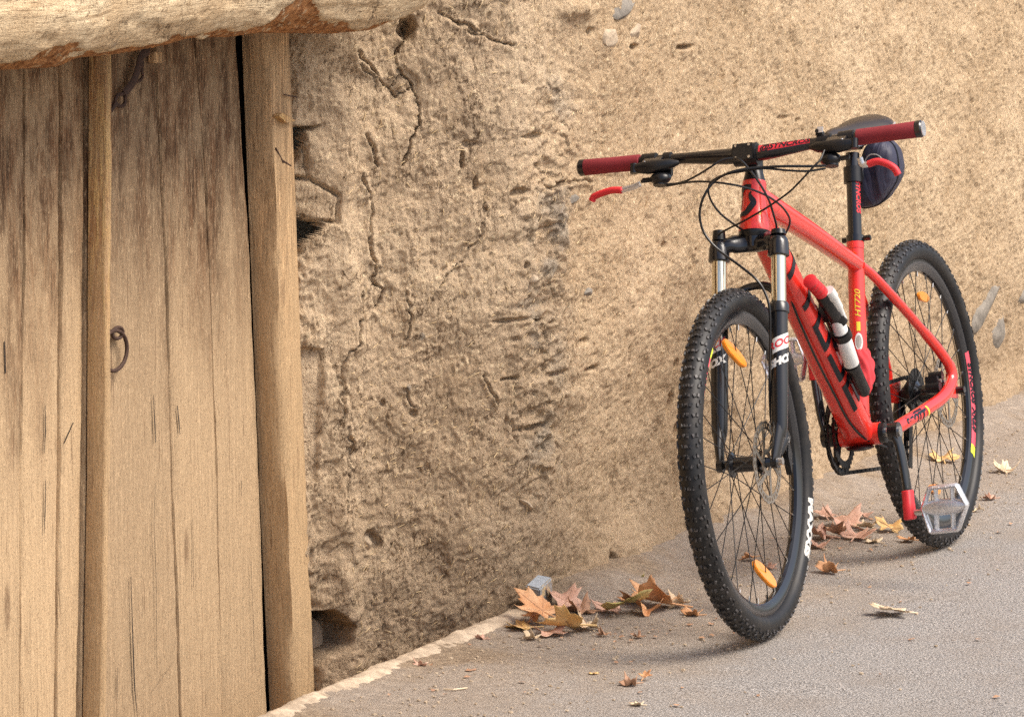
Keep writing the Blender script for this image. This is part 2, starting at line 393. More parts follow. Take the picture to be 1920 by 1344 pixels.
fl1 = fbm(dg*.8, dp*1.1, 7, 4, 61, .55); fl2 = fbm(X_*1.1, Z_*.8, 13, 4, 63, .55)
d += rv*(.0030*sm(.02, .05, fl1)+.0024*sm(.18, .21, fl1)-.0034*sm(.22, .245, -fl1)+.0018*sm(.14, .17, fl2)) + (1-rv)*(.0030*sm(.14, .18, fl2)-.003*sm(.2, .24, -fl2))
pit = fbm(X_, Z_, 38, 2, 41); d -= .0045*sm(.44, .68, pit)*(.5+.5*rv)
pit2 = fbm(X_*1.4, Z_*.7, 75, 1, 43); d -= .0035*sm(.45, .8, pit2)
d += .045*sm(.12, .7, Z_)*sm(-.05, .35, X_)                   # the wall leans out a little above its foot
rub = np.zeros_like(d)
# eroded corner band with rubble showing
bx = np.interp(Z_, [-.4, .1, .45, .8, 1.1, 1.4], [.10, .02, .0, .02, .06, .10])
band = np.exp(-((X_-bx)/.085)**2)*sm(.12, .3, Z_)*(1-sm(1.0, 1.15, Z_))
cell = fbm(X_*1.0, Z_*1.6, 15, 3, 51, ridge=True)
d += band*(.015*cell+.004*np.sign(fbm(X_, Z_*1.7, 10, 3, 53))-.002)
rub = np.maximum(rub, band*sm(.05, .5, fbm(X_, Z_*1.3, 8, 3, 57)+.12)*.6)
def feat(u, v, ru, rv_, depth, grey=0, soft=.5, rot=0):
    global d, rub
    t, z = wall_at(u, v); dx = X_-t; dz = Z_-z; c, q = math.cos(rot), math.sin(rot)
    a = (dx*c+dz*q)/ru; b = (-dx*q+dz*c)/rv_
    r2 = np.sqrt(a*a+b*b)+.25*fbm(X_, Z_, 55, 2, int(u)+int(v))
    k = 1-sm(1-soft, 1.0, r2); d = d - depth*k
    if grey: rub = np.maximum(rub, grey*k)
# holes and hollows
for a in [(980, 498, .008, .010, .03), (1205, 458, .012, .010, .02), (1245, 755, .030, .030, .03), (1243, 680, .014, .012, .025), (1262, 808, .016, .020, .025),
          (1250, 88, .060, .006, .022), (1150, 88, .035, .008, .025), (1085, 60, .014, .012, .02), (700, 1015, .022, .030, .018), (1130, 1045, .03, .015, .025), (1135, 1050, .018, .012, .02),
          (1003, 600, .024, .005, .03), (1022, 602, .016, .004, .03), (960, 600, .07, .006, .012), (1000, 800, .07, .008, .014), (970, 360, .03, .010, .016), (1090, 690, .04, .006, .016), (1240, 365, .01, .006, .01),
          (865, 300, .006, .024, .02), (890, 345, .005, .018, .016), (1000, 255, .05, .008, .012), (950, 800, .008, .030, .010), (775, 775, .010, .012, .010), (715, 755, .007, .009, .012), (760, 52, .022, .03, .04),
          (880, 270, .022, .009, .01), (1030, 700, .06, .006, .010), (960, 710, .035, .005, .012), (1075, 640, .03, .01, .01), (1045, 745, .012, .006, .01), (1700, 590, .03, .02, .012), (1745, 600, .02, .03, .01),
          (1265, 470, .008, .01, .01), (1440, 220, .04, .006, .008), (1460, 225, .012, .007, .012), (1880, 610, .03, .02, .01)]:
    feat(*a)
feat(990, 570, .075, .016, .006, .5); feat(1040, 420, .055, .07, -.006, .75, .7); feat(1015, 500, .05, .03, -.004, .7, .7); feat(1040, 365, .05, .02, -.004, .5)
feat(790, 630, .008, .010, -.002, .9); feat(765, 725, .006, .009, -.002, .9); feat(1000, 1000, .2, .05, -.006, .0, .9); feat(1060, 745, .10, .035, -.008, 0, .8)
# big openings beside the door post
OPEN = np.zeros(len(X_), bool)
def polyfeat(pix, depth, soft=.004, flat=False, wob_=.004, through=False):
    global d, OPEN
    P = [wall_at(*p) for p in pix]; x = X_+wob_*fbm(X_, Z_, 40, 3, 93); z = Z_+wob_*fbm(X_, Z_, 40, 3, 94)
    best = np.full_like(X_, 9.); ins = np.zeros(len(X_), bool)
    for (a, b), (c, e) in zip(P, P[1:]+P[:1]):
        vx, vz = c-a, e-b; L2 = vx*vx+vz*vz+1e-9; px, pz = x-a, z-b
        h = np.clip((px*vx+pz*vz)/L2, 0, 1); best = np.minimum(best, np.hypot(px-h*vx, pz-h*vz))
        cr = ((b > z) != (e > z)) & (x < (c-a)*(z-b)/((e-b) if abs(e-b) > 1e-9 else 1e-9)+a); ins ^= cr
    k = sm(-soft, soft, np.where(ins, best, -best))
    if flat: d = d*(1-k*.75)
    if through: OPEN |= (k > .9) & (best > .0022)
    d = d-depth*k; return best
PIECES = []
for px_ in ([(545, 337), (593, 337), (633, 368), (633, 418), (602, 416), (545, 402)], [(545, 325), (578, 279), (590, 334), (545, 337)]):
    bb_ = polyfeat(px_, .004, .003, True); PIECES.append(bb_); 
# rough arris beside the post
t1, _ = wall_at(655, 500); ar = np.exp(-((X_-t1+.015*np.sin(Z_*9))/.03)**2); d += .016*ar*(.6+.8*fbm(X_, Z_, 14, 2, 71))
lf = 1-sm(t1-.09, t1-.02, X_); d -= .026*lf*(.8+.9*fbm(X_, Z_*1.2, 11, 3, 73)); d += .006*lf*fbm(X_*2, Z_, 30, 3, 75, ridge=True)
for bb_ in PIECES: d = d-.016*np.exp(-(bb_/.0028)**2)
polyfeat([(530, 240), (609, 238), (586, 252), (575, 279), (556, 312), (530, 312)], .05, .003, through=True)
polyfeat([(530, 404), (602, 418), (612, 421), (604, 434), (581, 457), (566, 480), (530, 480)], .05, .003, through=True)
polyfeat([(560, 1154), (593, 1154), (622, 1146), (650, 1165), (660, 1178), (654, 1209), (622, 1232), (607, 1252), (600, 1303), (560, 1303)], .085, .006, True)
polyfeat([(560, 1152), (600, 1150), (624, 1144), (650, 1162), (640, 1170), (620, 1158), (560, 1160)], .12, .004)
polyfeat([(560, 1240), (606, 1248), (600, 1310), (560, 1310)], .16, .005)
polyfeat([(560, 655), (612, 655), (607, 760), (601, 905), (560, 905)], .018, .003, True)
feat(1060, 18, .11, .030, -.018, 0, .9)
# cracks
def crack(pts, wd=.0032, depth=.016):
    global d
    P = [wall_at(*p) for p in pts]
    wob = .013*fbm(X_, Z_, 30, 4, 83), .013*fbm(X_, Z_, 30, 4, 84)
    best = np.full_like(X_, 9.)
    for (a, b), (c, e) in zip(P, P[1:]):
        vx, vz = c-a, e-b; L2 = vx*vx+vz*vz+1e-9; px, pz = X_+wob[0]-a, Z_+wob[1]-b
        h = np.clip((px*vx+pz*vz)/L2, 0, 1); best = np.minimum(best, np.hypot(px-h*vx, pz-h*vz))
    wq = wd*.62*(.55+.9*np.abs(fbm(X_, Z_, 12, 2, 87))*2); d = d - depth*np.exp(-(best/wq)**2) + .004*np.exp(-((best-wd*2.2)/(wd*1.6))**2)*np.sign(fbm(X_, Z_, 6, 2, 88))
crack([(768, 35), (760, 70), (745, 95), (742, 120), (750, 140), (775, 160), (785, 185), (790, 215), (775, 245), (763, 280), (755, 310)], .0036, .022)
crack([(775, 160), (745, 182), (730, 168), (715, 150), (690, 120), (665, 95)], .003, .014)
crack([(735, 170), (742, 140)], .003, .012)
crack([(690, 450), (700, 500), (706, 530), (720, 545), (715, 565), (705, 580)], .0036, .018)
crack([(640, 780), (640, 700), (648, 660), (668, 645), (672, 610), (680, 570), (676, 545)], .003, .014)
crack([(645, 800), (655, 830), (652, 900), (648, 960)], .003, .012)
crack([(686, 250), (700, 275), (705, 310)], .003, .012); crack([(680, 330), (700, 380), (697, 420), (693, 450)], .003, .012)
crack([(880, 60), (915, 70), (960, 85)], .004, .014); crack([(700, 150), (672, 120)], .003, .01); crack([(1000, 350), (1060, 340), (1090, 338)], .003, .010)
crack([(760, 548), (766, 570), (760, 640)], .0026, .008); crack([(955, 690), (968, 720), (962, 800), (968, 835)], .003, .010); crack([(820, 540), (900, 440), (905, 380)], .0022, .005)
crack([(820, 25), (900, 60)], .004, .012); crack([(905, 700), (925, 745), (930, 760)], .003, .008); crack([(755, 730), (775, 760)], .003, .008)
foot = 1-sm(.0, .14, Z_); d += foot*.045*sm(.0, .4, X_)*(1+.9*fbm(X_, Z_*0, 5, 3, 95))+foot*.016*fbm(X_, Z_, 16, 3, 91)*sm(-.2, .2, X_)
s_, n_ = path(X_); s2, n2 = path(X_+.004); tx, tn = s2-s_, n2-n_; L_ = np.hypot(tx, tn)+1e-9
ns, nn = -tn/L_, tx/L_
s_ = s_+ns*d; n_ = n_+nn*d
co_ = np.empty((len(X_), 3), np.float32)
co_[:, 0] = ORG[0]+EX[0]*s_+NX[0]*n_; co_[:, 1] = ORG[1]+EX[1]*s_+NX[1]*n_; co_[:, 2] = Z_
def gridmesh(name, co_, nr, nc, mat, attrs=None, hole=None):
    me = bpy.data.meshes.new(name); i = np.arange(nr*nc).reshape(nr, nc)
    q = np.stack([i[:-1, :-1], i[:-1, 1:], i[1:, 1:], i[1:, :-1]], -1).reshape(-1, 4)
    if hole is not None: q = q[~hole[q].any(1)]
    me.vertices.add(nr*nc); me.vertices.foreach_set('co', co_.ravel())
    me.loops.add(q.size); me.loops.foreach_set('vertex_index', q.ravel().astype(np.int32))
    me.polygons.add(len(q)); me.polygons.foreach_set('loop_start', np.arange(0, q.size, 4, dtype=np.int32))
    me.update(calc_edges=True); me.shade_smooth()
    for k, a in (attrs or {}).items():
        at = me.attributes.new(k, 'FLOAT', 'POINT'); at.data.foreach_set('value', a.astype(np.float32))
    me.materials.append(mat); o = bpy.data.objects.new(name, me); COL.objects.link(o); return o
wall = gridmesh('mud_wall', co_, len(zz), len(tt), M['mud'], {'rubble': rub, 'reveal': rv}, OPEN)
tag(wall, 'old straw and mud plastered wall with cracks that curves in beside the plank door', 'wall')
D2 = d.reshape(TT.shape)
def wall_point(u, v, out=0.0):           # a point on the plaster as built, with its outward normal on the plan
    t, z = wall_at(u, v); i = int(np.argmin(abs(zz-z))); j = int(np.argmin(abs(tt-t)))
    p = Vector(co_.reshape(len(zz), len(tt), 3)[i, j]); k = i*len(tt)+j
    nv = Vector((EX[0]*ns[k]+NX[0]*nn[k], EX[1]*ns[k]+NX[1]*nn[k], 0)); tv = Vector((0, 0, 1)).cross(nv)
    return p+nv*out, nv, tv
def rock(name, c, ra, rb, rc, nv, tv, mat, parent, seed, tilt=0):
    up = V(0, 0, 1); q = Matrix.Rotation(tilt, 3, nv); a = q @ tv; b = q @ up
    m = MB(); n = 16; vs = []
    m.blob((0, 0, 0), 1, 14, 20)
    rr = random.Random(seed); pl_ = [(Vector((rr.gauss(0, 1), rr.gauss(0, 1), rr.gauss(0, 1))).normalized(), .62+.25*rr.random()) for _ in range(11)]
    def f(p):
        for nrm_, k in pl_:
            e = p.dot(nrm_)-k
            if e > 0: p = p-nrm_*e
        return c+a*(p.x*ra)+b*(p.y*rb)+nv*(p.z*rc)
    return m.map(f).build(name, mat, parent, smooth=32)
# stones showing through the plaster: (u, v, half width, half height, proud, material, tilt, label)
for k, a in enumerate([(1135, 12, .075, .022, .012, 'grey_stone', .25, 'grey stone at the top edge'), 
                       (1108, 70, .042, .024, .010, 'pale_stone', 0, None), (1155, 55, .036, .026, .012, 'pale_stone', .2, None), (1062, 370, .030, .011, .012, 'grey_stone', .2, None),
                       (1842, 567, .155, .050, .012, 'grey_stone', .42, 'grey stone behind the rear wheel'), (1866, 622, .085, .050, .012, 'grey_stone', .3, None), (1908, 556, .08, .034, .012, 'grey_stone', 0, None),
                       (988, 945, .022, .006, .008, 'pale_stone', -.6, None), (988, 522, .014, .008, .006, 'pale_stone', .8, None), (1085, 545, .02, .012, .006, 'grey_stone', 0, None), (700, 1020, .015, .018, -.004, 'pale_stone', 0, None)]):
    p, nv, tv = wall_point(a[0], a[1], -.0085)
    o = rock('stone', p, a[2], a[3], .019, nv, tv, M[a[5]], wall, 60+k, a[6])
    if a[7]: o['label'] = a[7]
for k, (u, v, n_o, ra, rb, tl) in enumerate([(622, 1205, 0, .050, .055, .1)]):
    p0, _, _ = wall_point(u, v); nv = (Vector((NX[0], NX[1], 0))*.7-Vector((EX[0], EX[1], 0))*.7).normalized(); tv = V(0, 0, 1).cross(nv)
    rock('stone', p0-nv*.012, ra, rb, .03, nv, tv, M['pale_stone'], wall, 90+k, tl)
# straw ends standing out of the plaster
st = MB(); C3 = co_.reshape(len(zz), len(tt), 3)
for k in range(3800):
    j = rng.randrange(60, len(tt)-90); i = rng.randrange(20, 560)
    if tt[j] > .1 and rng.random() < .25: continue
    p = Vector(C3[i, j]); kx = i*len(tt)+j
    nv = Vector((EX[0]*ns[kx]+NX[0]*nn[kx], EX[1]*ns[kx]+NX[1]*nn[kx], 0)); tv = V(0, 0, 1).cross(nv)
    a = rng.gauss(math.pi/2, .7) if tt[j] > .15 else rng.gauss(.9, .6); dv = tv*math.cos(a)+V(0, 0, 1)*math.sin(a)+nv*rng.uniform(-.15, .3); L0 = rng.uniform(.002, .008)
    q = p+nv*.0012; wv = dv.cross(nv).normalized()*rng.uniform(.0005, .0010)
    st.add([q-dv*L0-wv, q-dv*L0+wv, q+dv*L0+wv, q+dv*L0-wv, q+nv*.0012], [(0, 1, 4), (1, 2, 4), (2, 3, 4), (3, 0, 4)])
strawm = plain('straw', (.62, .46, .26), .7, noise=.5, scale=30)
o = st.build('straw', strawm, wall, smooth=0, recalc=False); o['kind'] = 'stuff'

# wall over the door and on its far side
lt = np.arange(-4.2, -.20, .02); lz = np.arange(1.30, 2.9, .02); A, B = np.meshgrid(lt, lz); A, B = A.ravel(), B.ravel()
dd = -.03+.02*fbm(A, B, 3, 4, 5)+.006*fbm(A, B, 20, 3, 6)
c2 = np.stack([ORG[0]+EX[0]*A+NX[0]*dd, ORG[1]+EX[1]*A+NX[1]*dd, B], 1).astype(np.float32)
o = gridmesh('wall_over_door', c2, len(lz), len(lt), M['mud'], {'rubble': A*0}); o.parent = wall
lt = np.arange(-6.0, -1.98, .02); lz = np.arange(-.42, 1.30, .02); A, B = np.meshgrid(lt, lz); A, B = A.ravel(), B.ravel()
dd = -.02+.02*fbm(A, B, 3, 4, 5)+.006*fbm(A, B, 20, 3, 6)-.42*sm(-2.1, -1.99, A)
c2 = np.stack([ORG[0]+EX[0]*A+NX[0]*dd, ORG[1]+EX[1]*A+NX[1]*dd, B], 1).astype(np.float32)
o = gridmesh('wall_before_door', c2, len(lz), len(lt), M['mud'], {'rubble': A*0}); o.parent = wall
E3_ = Vector((EX[0], EX[1], 0)); N3_ = Vector((NX[0], NX[1], 0))
m = MB(); m.box(W(-.05, -.95, 1.2), Vector((EX[0], EX[1], 0))*.36, Vector((NX[0], NX[1], 0))*.25, V(0, 0, 1.6))
m.box(W(-2.0, -.60, 2.15), Vector((EX[0], EX[1], 0))*2.0, Vector((NX[0], NX[1], 0))*.12, V(0, 0, .65))
m.build('wall_core', M['mud'], wall, smooth=0)
MB().box(W(4.4, -.45, 1.2), E3_*4.5, N3_*.16, V(0, 0, 1.62)).build('wall_core', M['mud'], wall, smooth=0)
MB().box(W(-.36, -.69, 1.2), E3_*.27, N3_*.03, V(0, 0, 1.62)).build('wall_core', M['mud'], wall, smooth=0)

# ------------------------------------------------------------------ plank door, post and lintel log
E3 = Vector((EX[0], EX[1], 0)); N3 = Vector((NX[0], NX[1], 0)); UP = V(0, 0, 1)
def zs_edge(pix, n):                     # edge polyline in (s, z) from pixels on plane n
    return sorted([on_plane(u, v, n) for u, v in pix], key=lambda q: q[1])
def edge_s(e, z):
    zs = [q[1] for q in e]; ss = [q[0] for q in e]
    if z < zs[0]: return ss[0]+(z-zs[0])*(ss[1]-ss[0])/(zs[1]-zs[0])*.5
    return float(np.interp(z, zs, ss))
def plank(name, eL, eR, n0, thick, mat, parent, z0=-.46, z1=1.30, gap=.0024, bow=.0, rnd=.003, seed=0, nz=90, nx=7):
    zs = np.linspace(z0, z1, nz); vs = []; fs = []
    for i, z in enumerate(zs):
        a = edge_s(eL, z)+gap; b = edge_s(eR, z)-gap
        a += .0012*math.sin(z*23+seed)+.0008*math.sin(z*61+seed*2); b += .0012*math.sin(z*19+seed*3)+.0008*math.sin(z*71+seed)
        ring = [(a, -thick), (a, -rnd*1.3)]
        for k in range(nx):
            t = k/(nx-1); q = a+rnd*.8+(b-a-rnd*1.6)*t
            ring.append((q, bow*math.sin(math.pi*t)+.0010*math.sin(q*160+z*3+seed)*math.sin(z*7+seed)))
        ring += [(b, -rnd*1.3), (b, -thick)]
        for s0, nn_ in ring: vs.append(W(s0, n0+nn_, z))
    c = len(ring)
    for i in range(nz-1):
        for k in range(c): k2 = (k+1) % c; fs.append((i*c+k, i*c+k2, (i+1)*c+k2, (i+1)*c+k))
    fs += [tuple(range(c)), tuple((nz-1)*c+k for k in range(c))]
    return MB().add(vs, fs).build(name, mat, parent, smooth=50)
door = empty('plank_door', 'weathered double plank door with a ring pull, sunk behind the road edge at left', 'door', M=Matrix.Translation(W(-1.1, DOORN, -.46)))
DM = door.matrix_world.inverted()
def P_(o, par=door):                     # keep world-space meshes in place under a moved parent
    o.matrix_parent_inverse = par.matrix_world.inverted(); return o
D = DOORN
e0 = zs_edge([(-130, 100), (-130, 1340)], D); e1 = zs_edge([(-50, 100), (-52, 1340)], D); e2 = zs_edge([(45, 150), (45, 500), (38, 900), (38, 1344)], D); e3 = zs_edge([(113, 150), (113, 500), (110, 900), (104, 1344)], D); e4 = zs_edge([(158, 140), (156, 500), (152, 900), (143, 1344)], D)
for i, (a, b, th) in enumerate([(e0, e1, 0), (e1, e2, .001), (e2, e3, -.001), (e3, e4, .0015)]):
    P_(plank('plank', a, b, D+th, .03, M['wood'], door, seed=i, bow=.0015))
f0 = zs_edge([(163, 140), (161, 500), (158, 900), (150, 1344)], D+.004); f1 = zs_edge([(290, 100), (309, 480), (318, 760), (326, 1000), (338, 1344)], D+.004)
f2 = zs_edge([(366, 90), (385, 330), (396, 600), (404, 800), (416, 1344)], D+.004); f3 = zs_edge([(444, 80), (452, 190), (455, 250), (461, 350), (469, 480), (476, 650), (485, 850), (492, 1050), (501, 1344)], D+.004)
for i, (a, b, th) in enumerate([(f0, f1, .004), (f1, f2, .0055), (f2, f3, .003)]):
    P_(plank('plank', a, b, D+th, .03, M['wood'], door, seed=10+i, bow=.0015, gap=(.0016, .0024, .0012)[i]))
# splits in the boards: flat slivers laid on top, near-black painting their inner shade
def sliver(pix, n0, wd=.0016):
    pts = [W(*(lambda q: (q[0], n0+.0006, q[1]))(on_plane(u, v, n0))) for u, v in pix]
    m = MB(); k = len(pts); vs = []
    for i, p in enumerate(pts):
        w_ = wd*.6*(.6+.8*rng.random())*math.sin(math.pi*(i+.5)/k)+.0002; vs += [p-E3*w_, p+E3*w_]
    return m.add(vs, [(2*i, 2*i+1, 2*i+3, 2*i+2) for i in range(k-1)])
for pix, wd in [([(245, 1080), (247, 1150), (249, 1210), (252, 1290), (257, 1344)], .0032), ([(287, 740), (290, 800), (291, 830)], .0022), ([(291, 905), (288, 980), (292, 1080), (294, 1260)], .0013), ([(84, 760), (85, 810), (82, 850)], .002), ([(85, 900), (84, 960), (82, 1000)], .0018), ([(332, 760), (335, 790), (337, 815)], .003), ([(220, 1250), (219, 1310)], .0012),
                ([(361, 970), (362, 1100)], .0008), ([(470, 1050), (478, 1260)], .0009), ([(8, 640), (10, 700)], .003), ([(137, 792), (120, 830)], .003), ([(452, 900), (453, 930)], .0014), ([(190, 1230), (180, 1344)], .0012), ([(196, 896), (188, 1060), (181, 1220)], .0012),
                ([(495, 1285), (418, 1334)], .002), ([(325, 1240), (282, 1300)], .001)]:
    P_(sliver(pix, D+.0092 if pix[0][0] > 160 else D+.0035, wd).build('split_shade_sliver', M['gap'], door, smooth=0))
# the batten standing proud where the two leaves meet
bn = D+.006; b0 = zs_edge([(198, 105), (196, 500), (194, 900), (186, 1344)], bn+.035)
m = MB(); vs = []; zs = np.linspace(-.46, 1.30, 100)
for z in zs:
    s0 = edge_s(b0, z); wv = .0015*math.sin(z*15)+.001*math.sin(z*47)
    for a, b in [(-.0, -.034), (-.001+wv, .000), (.0025+wv, .004), (.013+wv, .0045), (.0165, .0), (.0165, -.034)]: vs.append(W(s0+a, bn+.035+b, z))
fs = []
for i in range(99):
    for k in range(6): fs.append((i*6+k, i*6+(k+1) % 6, (i+1)*6+(k+1) % 6, (i+1)*6+k))
fs += [tuple(range(6)), tuple(99*6+k for k in range(6))]
P_(m.add(vs, fs).build('batten', M['batten'], door, smooth=50))
# ring pull
s0, z0 = on_plane(205, 625, D+.01); c = W(s0+.012, D+.016, z0)
m = MB(); m.sweep([c+E3*(.018*math.cos(a))+UP*(.010*math.sin(a)-.0)+N3*.004 for a in np.linspace(0, 2*math.pi, 20)[:-1]], .0035, 8, closed=True)
st_ = P_(m.build('staple', M['iron'], door))
s1, z1 = on_plane(207, 657, D+.014); c = W(s1, D+.022, z1)
m = MB(); m.sweep([c+E3*(.044*math.cos(a))+UP*(.036*math.sin(a)) for a in np.linspace(0, 2*math.pi, 36)[:-1]], .0038, 8, closed=True)
P_(m.build('ring_pull', M['iron'], door))
# the iron hasp
def dp_(u, v, n=D+.022): q = on_plane(u, v, n); return W(q[0], n, q[1])
m = MB(); m.sweep(spline([dp_(278, 95), dp_(266, 105), dp_(260, 125), dp_(252, 150), dp_(240, 168), dp_(232, 178)], 5), [(.009, .004)]*26, 8, up=tuple(N3))
m.sweep(spline([dp_(268, 115), dp_(266, 135), dp_(268, 142), dp_(262, 152), dp_(250, 155)], 5), .003, 6)
m.sweep(spline([dp_(232, 176), dp_(220, 180), dp_(216, 192), dp_(226, 200), dp_(234, 194), dp_(234, 180)], 5), .0035, 6)
m.sweep([dp_(216, 194), dp_(205, 214)], [.006, .002], 6)
P_(m.build('hasp', M['iron'], door))
m = MB(); q = dp_(291, 108, D+.014); m.box(q, E3*.016, N3*.006, UP*.010)
P_(m.build('block', M['post'], door, bevel=.0015))
# near-black board behind, painting the darkness seen through the gaps
m = MB(); m.box(W(-1.3, D-.06, .4), E3*1.0, N3*.01, UP*1.0); P_(m.build('gap_shade_board', M['gap'], door, smooth=0))
m = MB(); m.box(W(-.345, D-.05, .4), E3*.10, N3*.018, UP*.9); P_(m.build('gap_shade_strip', M['gap'], door, smooth=0))  # added near-black strip that paints the shade line beside the post
# post
pn_ = D+.055
pe_ = zs_edge([(548, 75), (556, 300), (566, 560), (578, 900), (596, 1310)], pn_)
post = MB(); vs = []; zs = np.linspace(-.46, 1.30, 120); c = 14
for z in zs:
    s0 = edge_s(pe_, z); wv = .002*math.sin(z*9)+.0012*math.sin(z*31)
    prof = [(-.097, -.056), (-.097+wv, -.030), (-.095+wv, -.012), (-.090, -.002+wv), (-.070, .002), (-.055+wv, .0), (-.035, .0015), (-.018, .0), (-.006+wv*.5, -.003), (-.001, -.010), (0, -.03), (0, -.058)]
    for a, b in prof: vs.append(W(s0+a, pn_+b, z))
c = len(prof); fs = []
for i in range(119):
    for k in range(c): fs.append((i*c+k, i*c+(k+1) % c, (i+1)*c+(k+1) % c, (i+1)*c+k))
fs += [tuple(range(c)), tuple(119*c+k for k in range(c))]
po = post.add(vs, fs).build('door_post', M['post'], None, smooth=50)
tag(po, 'upright squared wooden post between the plank door and the mud wall', 'post')
def pp_(u, v, n=pn_+.001): q = on_plane(u, v, n); return W(q[0], n, q[1])
m = MB().prism([pp_(511, 217), pp_(518, 212), pp_(543, 227), pp_(525, 230)], N3*.014); m.build('chip', M['batten'], po, smooth=0)
for a_, b_, r_ in ((pp_(533, 178, pn_+.006), pp_(557, 183, pn_+.012), .0014), (pp_(517, 278), pp_(531, 305), .0018), (pp_(531, 302), pp_(545, 311), .0015)): MB().sweep([a_, b_], r_, 6).build('nail', M['iron'], po)
# lintel log
sil = [(-150, 150), (0, 138), (60, 134), (110, 130), (150, 112), (200, 106), (250, 101), (300, 92), (350, 78), (400, 74), (450, 72), (500, 64), (550, 66), (600, 68), (640, 66), (700, 58), (725, 46), (750, 30)]
LN = -.115
be = sorted([on_plane(u, v, LN) for u, v in sil]); bs = [q[0] for q in be]; bz = [q[1] for q in be]
na, nb = 460, 120; sv = np.linspace(-3.2, be[-1][0]+.012, na); av = np.linspace(0, 2*np.pi, nb, endpoint=False)
SS, AA = np.meshgrid(sv, av, indexing='ij')
bot = np.interp(SS, bs, bz); bot = np.where(SS < bs[0], bz[0]+.006*np.sin(SS*8), bot)
taper = 1-.25*sm(be[-1][0]-.25, be[-1][0], SS)
rz = .15*taper; rn = .11
rad = 1+.05*fbm(SS*.6, AA*.35, 3, 3, 3)+.016*fbm(SS*.4, AA, 9, 4, 8)+.010*fbm(SS*6, AA*6, 9, 3, 18)-.030*sm(.10, .14, fbm(SS*.7, AA*.4, 8, 4, 14))-.03*np.exp(-(fbm(SS*1.4, AA*.25, 5, 3, 44)/.02)**2)*sm(.0, .2, fbm(SS, AA*.3, 3, 2, 45))
# bark shell broken away along the lower edge
shell = sm(-.30, -.20, np.sin(AA)*.5+.5-.78+.16*fbm(SS, AA*0, 7, 3, 99)) 
low = np.clip(-np.sin(AA), 0, 1)
oc = [on_plane(u_, 60, LN)[0] for u_ in (510, 60, 210)]; peel = sm(.80, .85, low-.055+.16*fbm(SS, AA*.4, 8, 3, 99)+.38*np.exp(-((SS-oc[0])/.085)**2)+.12*np.exp(-((SS-oc[1])/.08)**2))
rad = rad-.05*peel
cz = bot+rz*.97
n_l = (LN-.02)+rn*np.cos(AA)*rad*1.0; z_l = cz+rz*np.sin(AA)*rad
n_l = n_l - .0
c3 = np.stack([ORG[0]+EX[0]*SS+NX[0]*n_l, ORG[1]+EX[1]*SS+NX[1]*n_l, z_l], -1).astype(np.float32)
c3 = np.concatenate([c3, c3[:, :1]], 1)
pk = np.concatenate([peel, peel[:, :1]], 1)
g = G('log_wood')
cmb_ = g.N.new('ShaderNodeCombineXYZ'); g.L.new(g.attr('ls'), cmb_.inputs[0]); g.L.new(g.attr('la'), cmb_.inputs[1]); LV = cmb_.outputs[0]
col = g.mix(g.rng(g.noise(g.tc, 7, 5), .35, .68), (.78, .57, .34), (.90, .71, .46))
col = g.mix(g.rng(g.noise(g.mapv((9, 90, 1), src=LV), 1, 6, .75), .48, .66, 0, .75), col, (.40, .26, .14))
col = g.mix(g.rng(g.noise(g.mapv((14, 240, 1), src=LV), 1, 5, .75), .56, .66, 0, .7), col, (.16, .10, .055))
col = g.mix(g.rng(g.noise(g.tc, 9, 5, .7), .60, .70, 0, .75), col, (.26, .21, .165))
col = g.mix(g.rng(g.noise(g.tc, 130, 5, .75), .53, .66, 0, .75), col, (.20, .12, .06))
for ms_, sc_ in (((14, 14, 7), 5.0), ((34, 34, 14), 9.0)):
    ck_ = g.rng(g.mul(g.mul(g.noise(g.mapv(ms_), 1, 5, .6), .5, 'SUBTRACT'), 0, 'ADD'), -.5, .5); ab_ = g.mul(g.mul(g.noise(g.mapv(ms_), 1, 5, .6), .5, 'SUBTRACT'), 1.0); n_ab = g.N.new('ShaderNodeMath'); n_ab.operation = 'ABSOLUTE'; g.L.new(ab_, n_ab.inputs[0])
    col = g.mix(g.mul(g.rng(n_ab.outputs[0], .002, .011, .9, 0), g.rng(g.noise(g.tc, sc_, 3), .50, .58)), col, (.11, .065, .035))
col = g.mix(g.rng(g.mul(g.attr('peel'), g.noise(g.tc, 60, 4, .6)), .30, .45), col, g.mix(g.rng(g.noise(g.tc, 70, 4, .7), .35, .6), (.22, .085, .03), (.55, .26, .10)))
nrm = g.bump(g.noise(g.mapv((12, 130, 1), src=LV), 1, 6, .75), .9, .008); nrm = g.bump(g.noise(g.tc, 200, 4, .7), .45, .003, nrm)
logm = g.fin(col, .9, nrm, .2)
lg = gridmesh('lintel_log', c3.reshape(-1, 3), na, nb+1, logm, {'peel': pk.ravel(), 'ls': np.concatenate([SS, SS[:, :1]], 1).ravel(), 'la': np.concatenate([AA*.12, AA[:, :1]*.12], 1).ravel()})
tag(lg, 'pale rough bark-stripped log laid across the top of the plank door', 'beam')

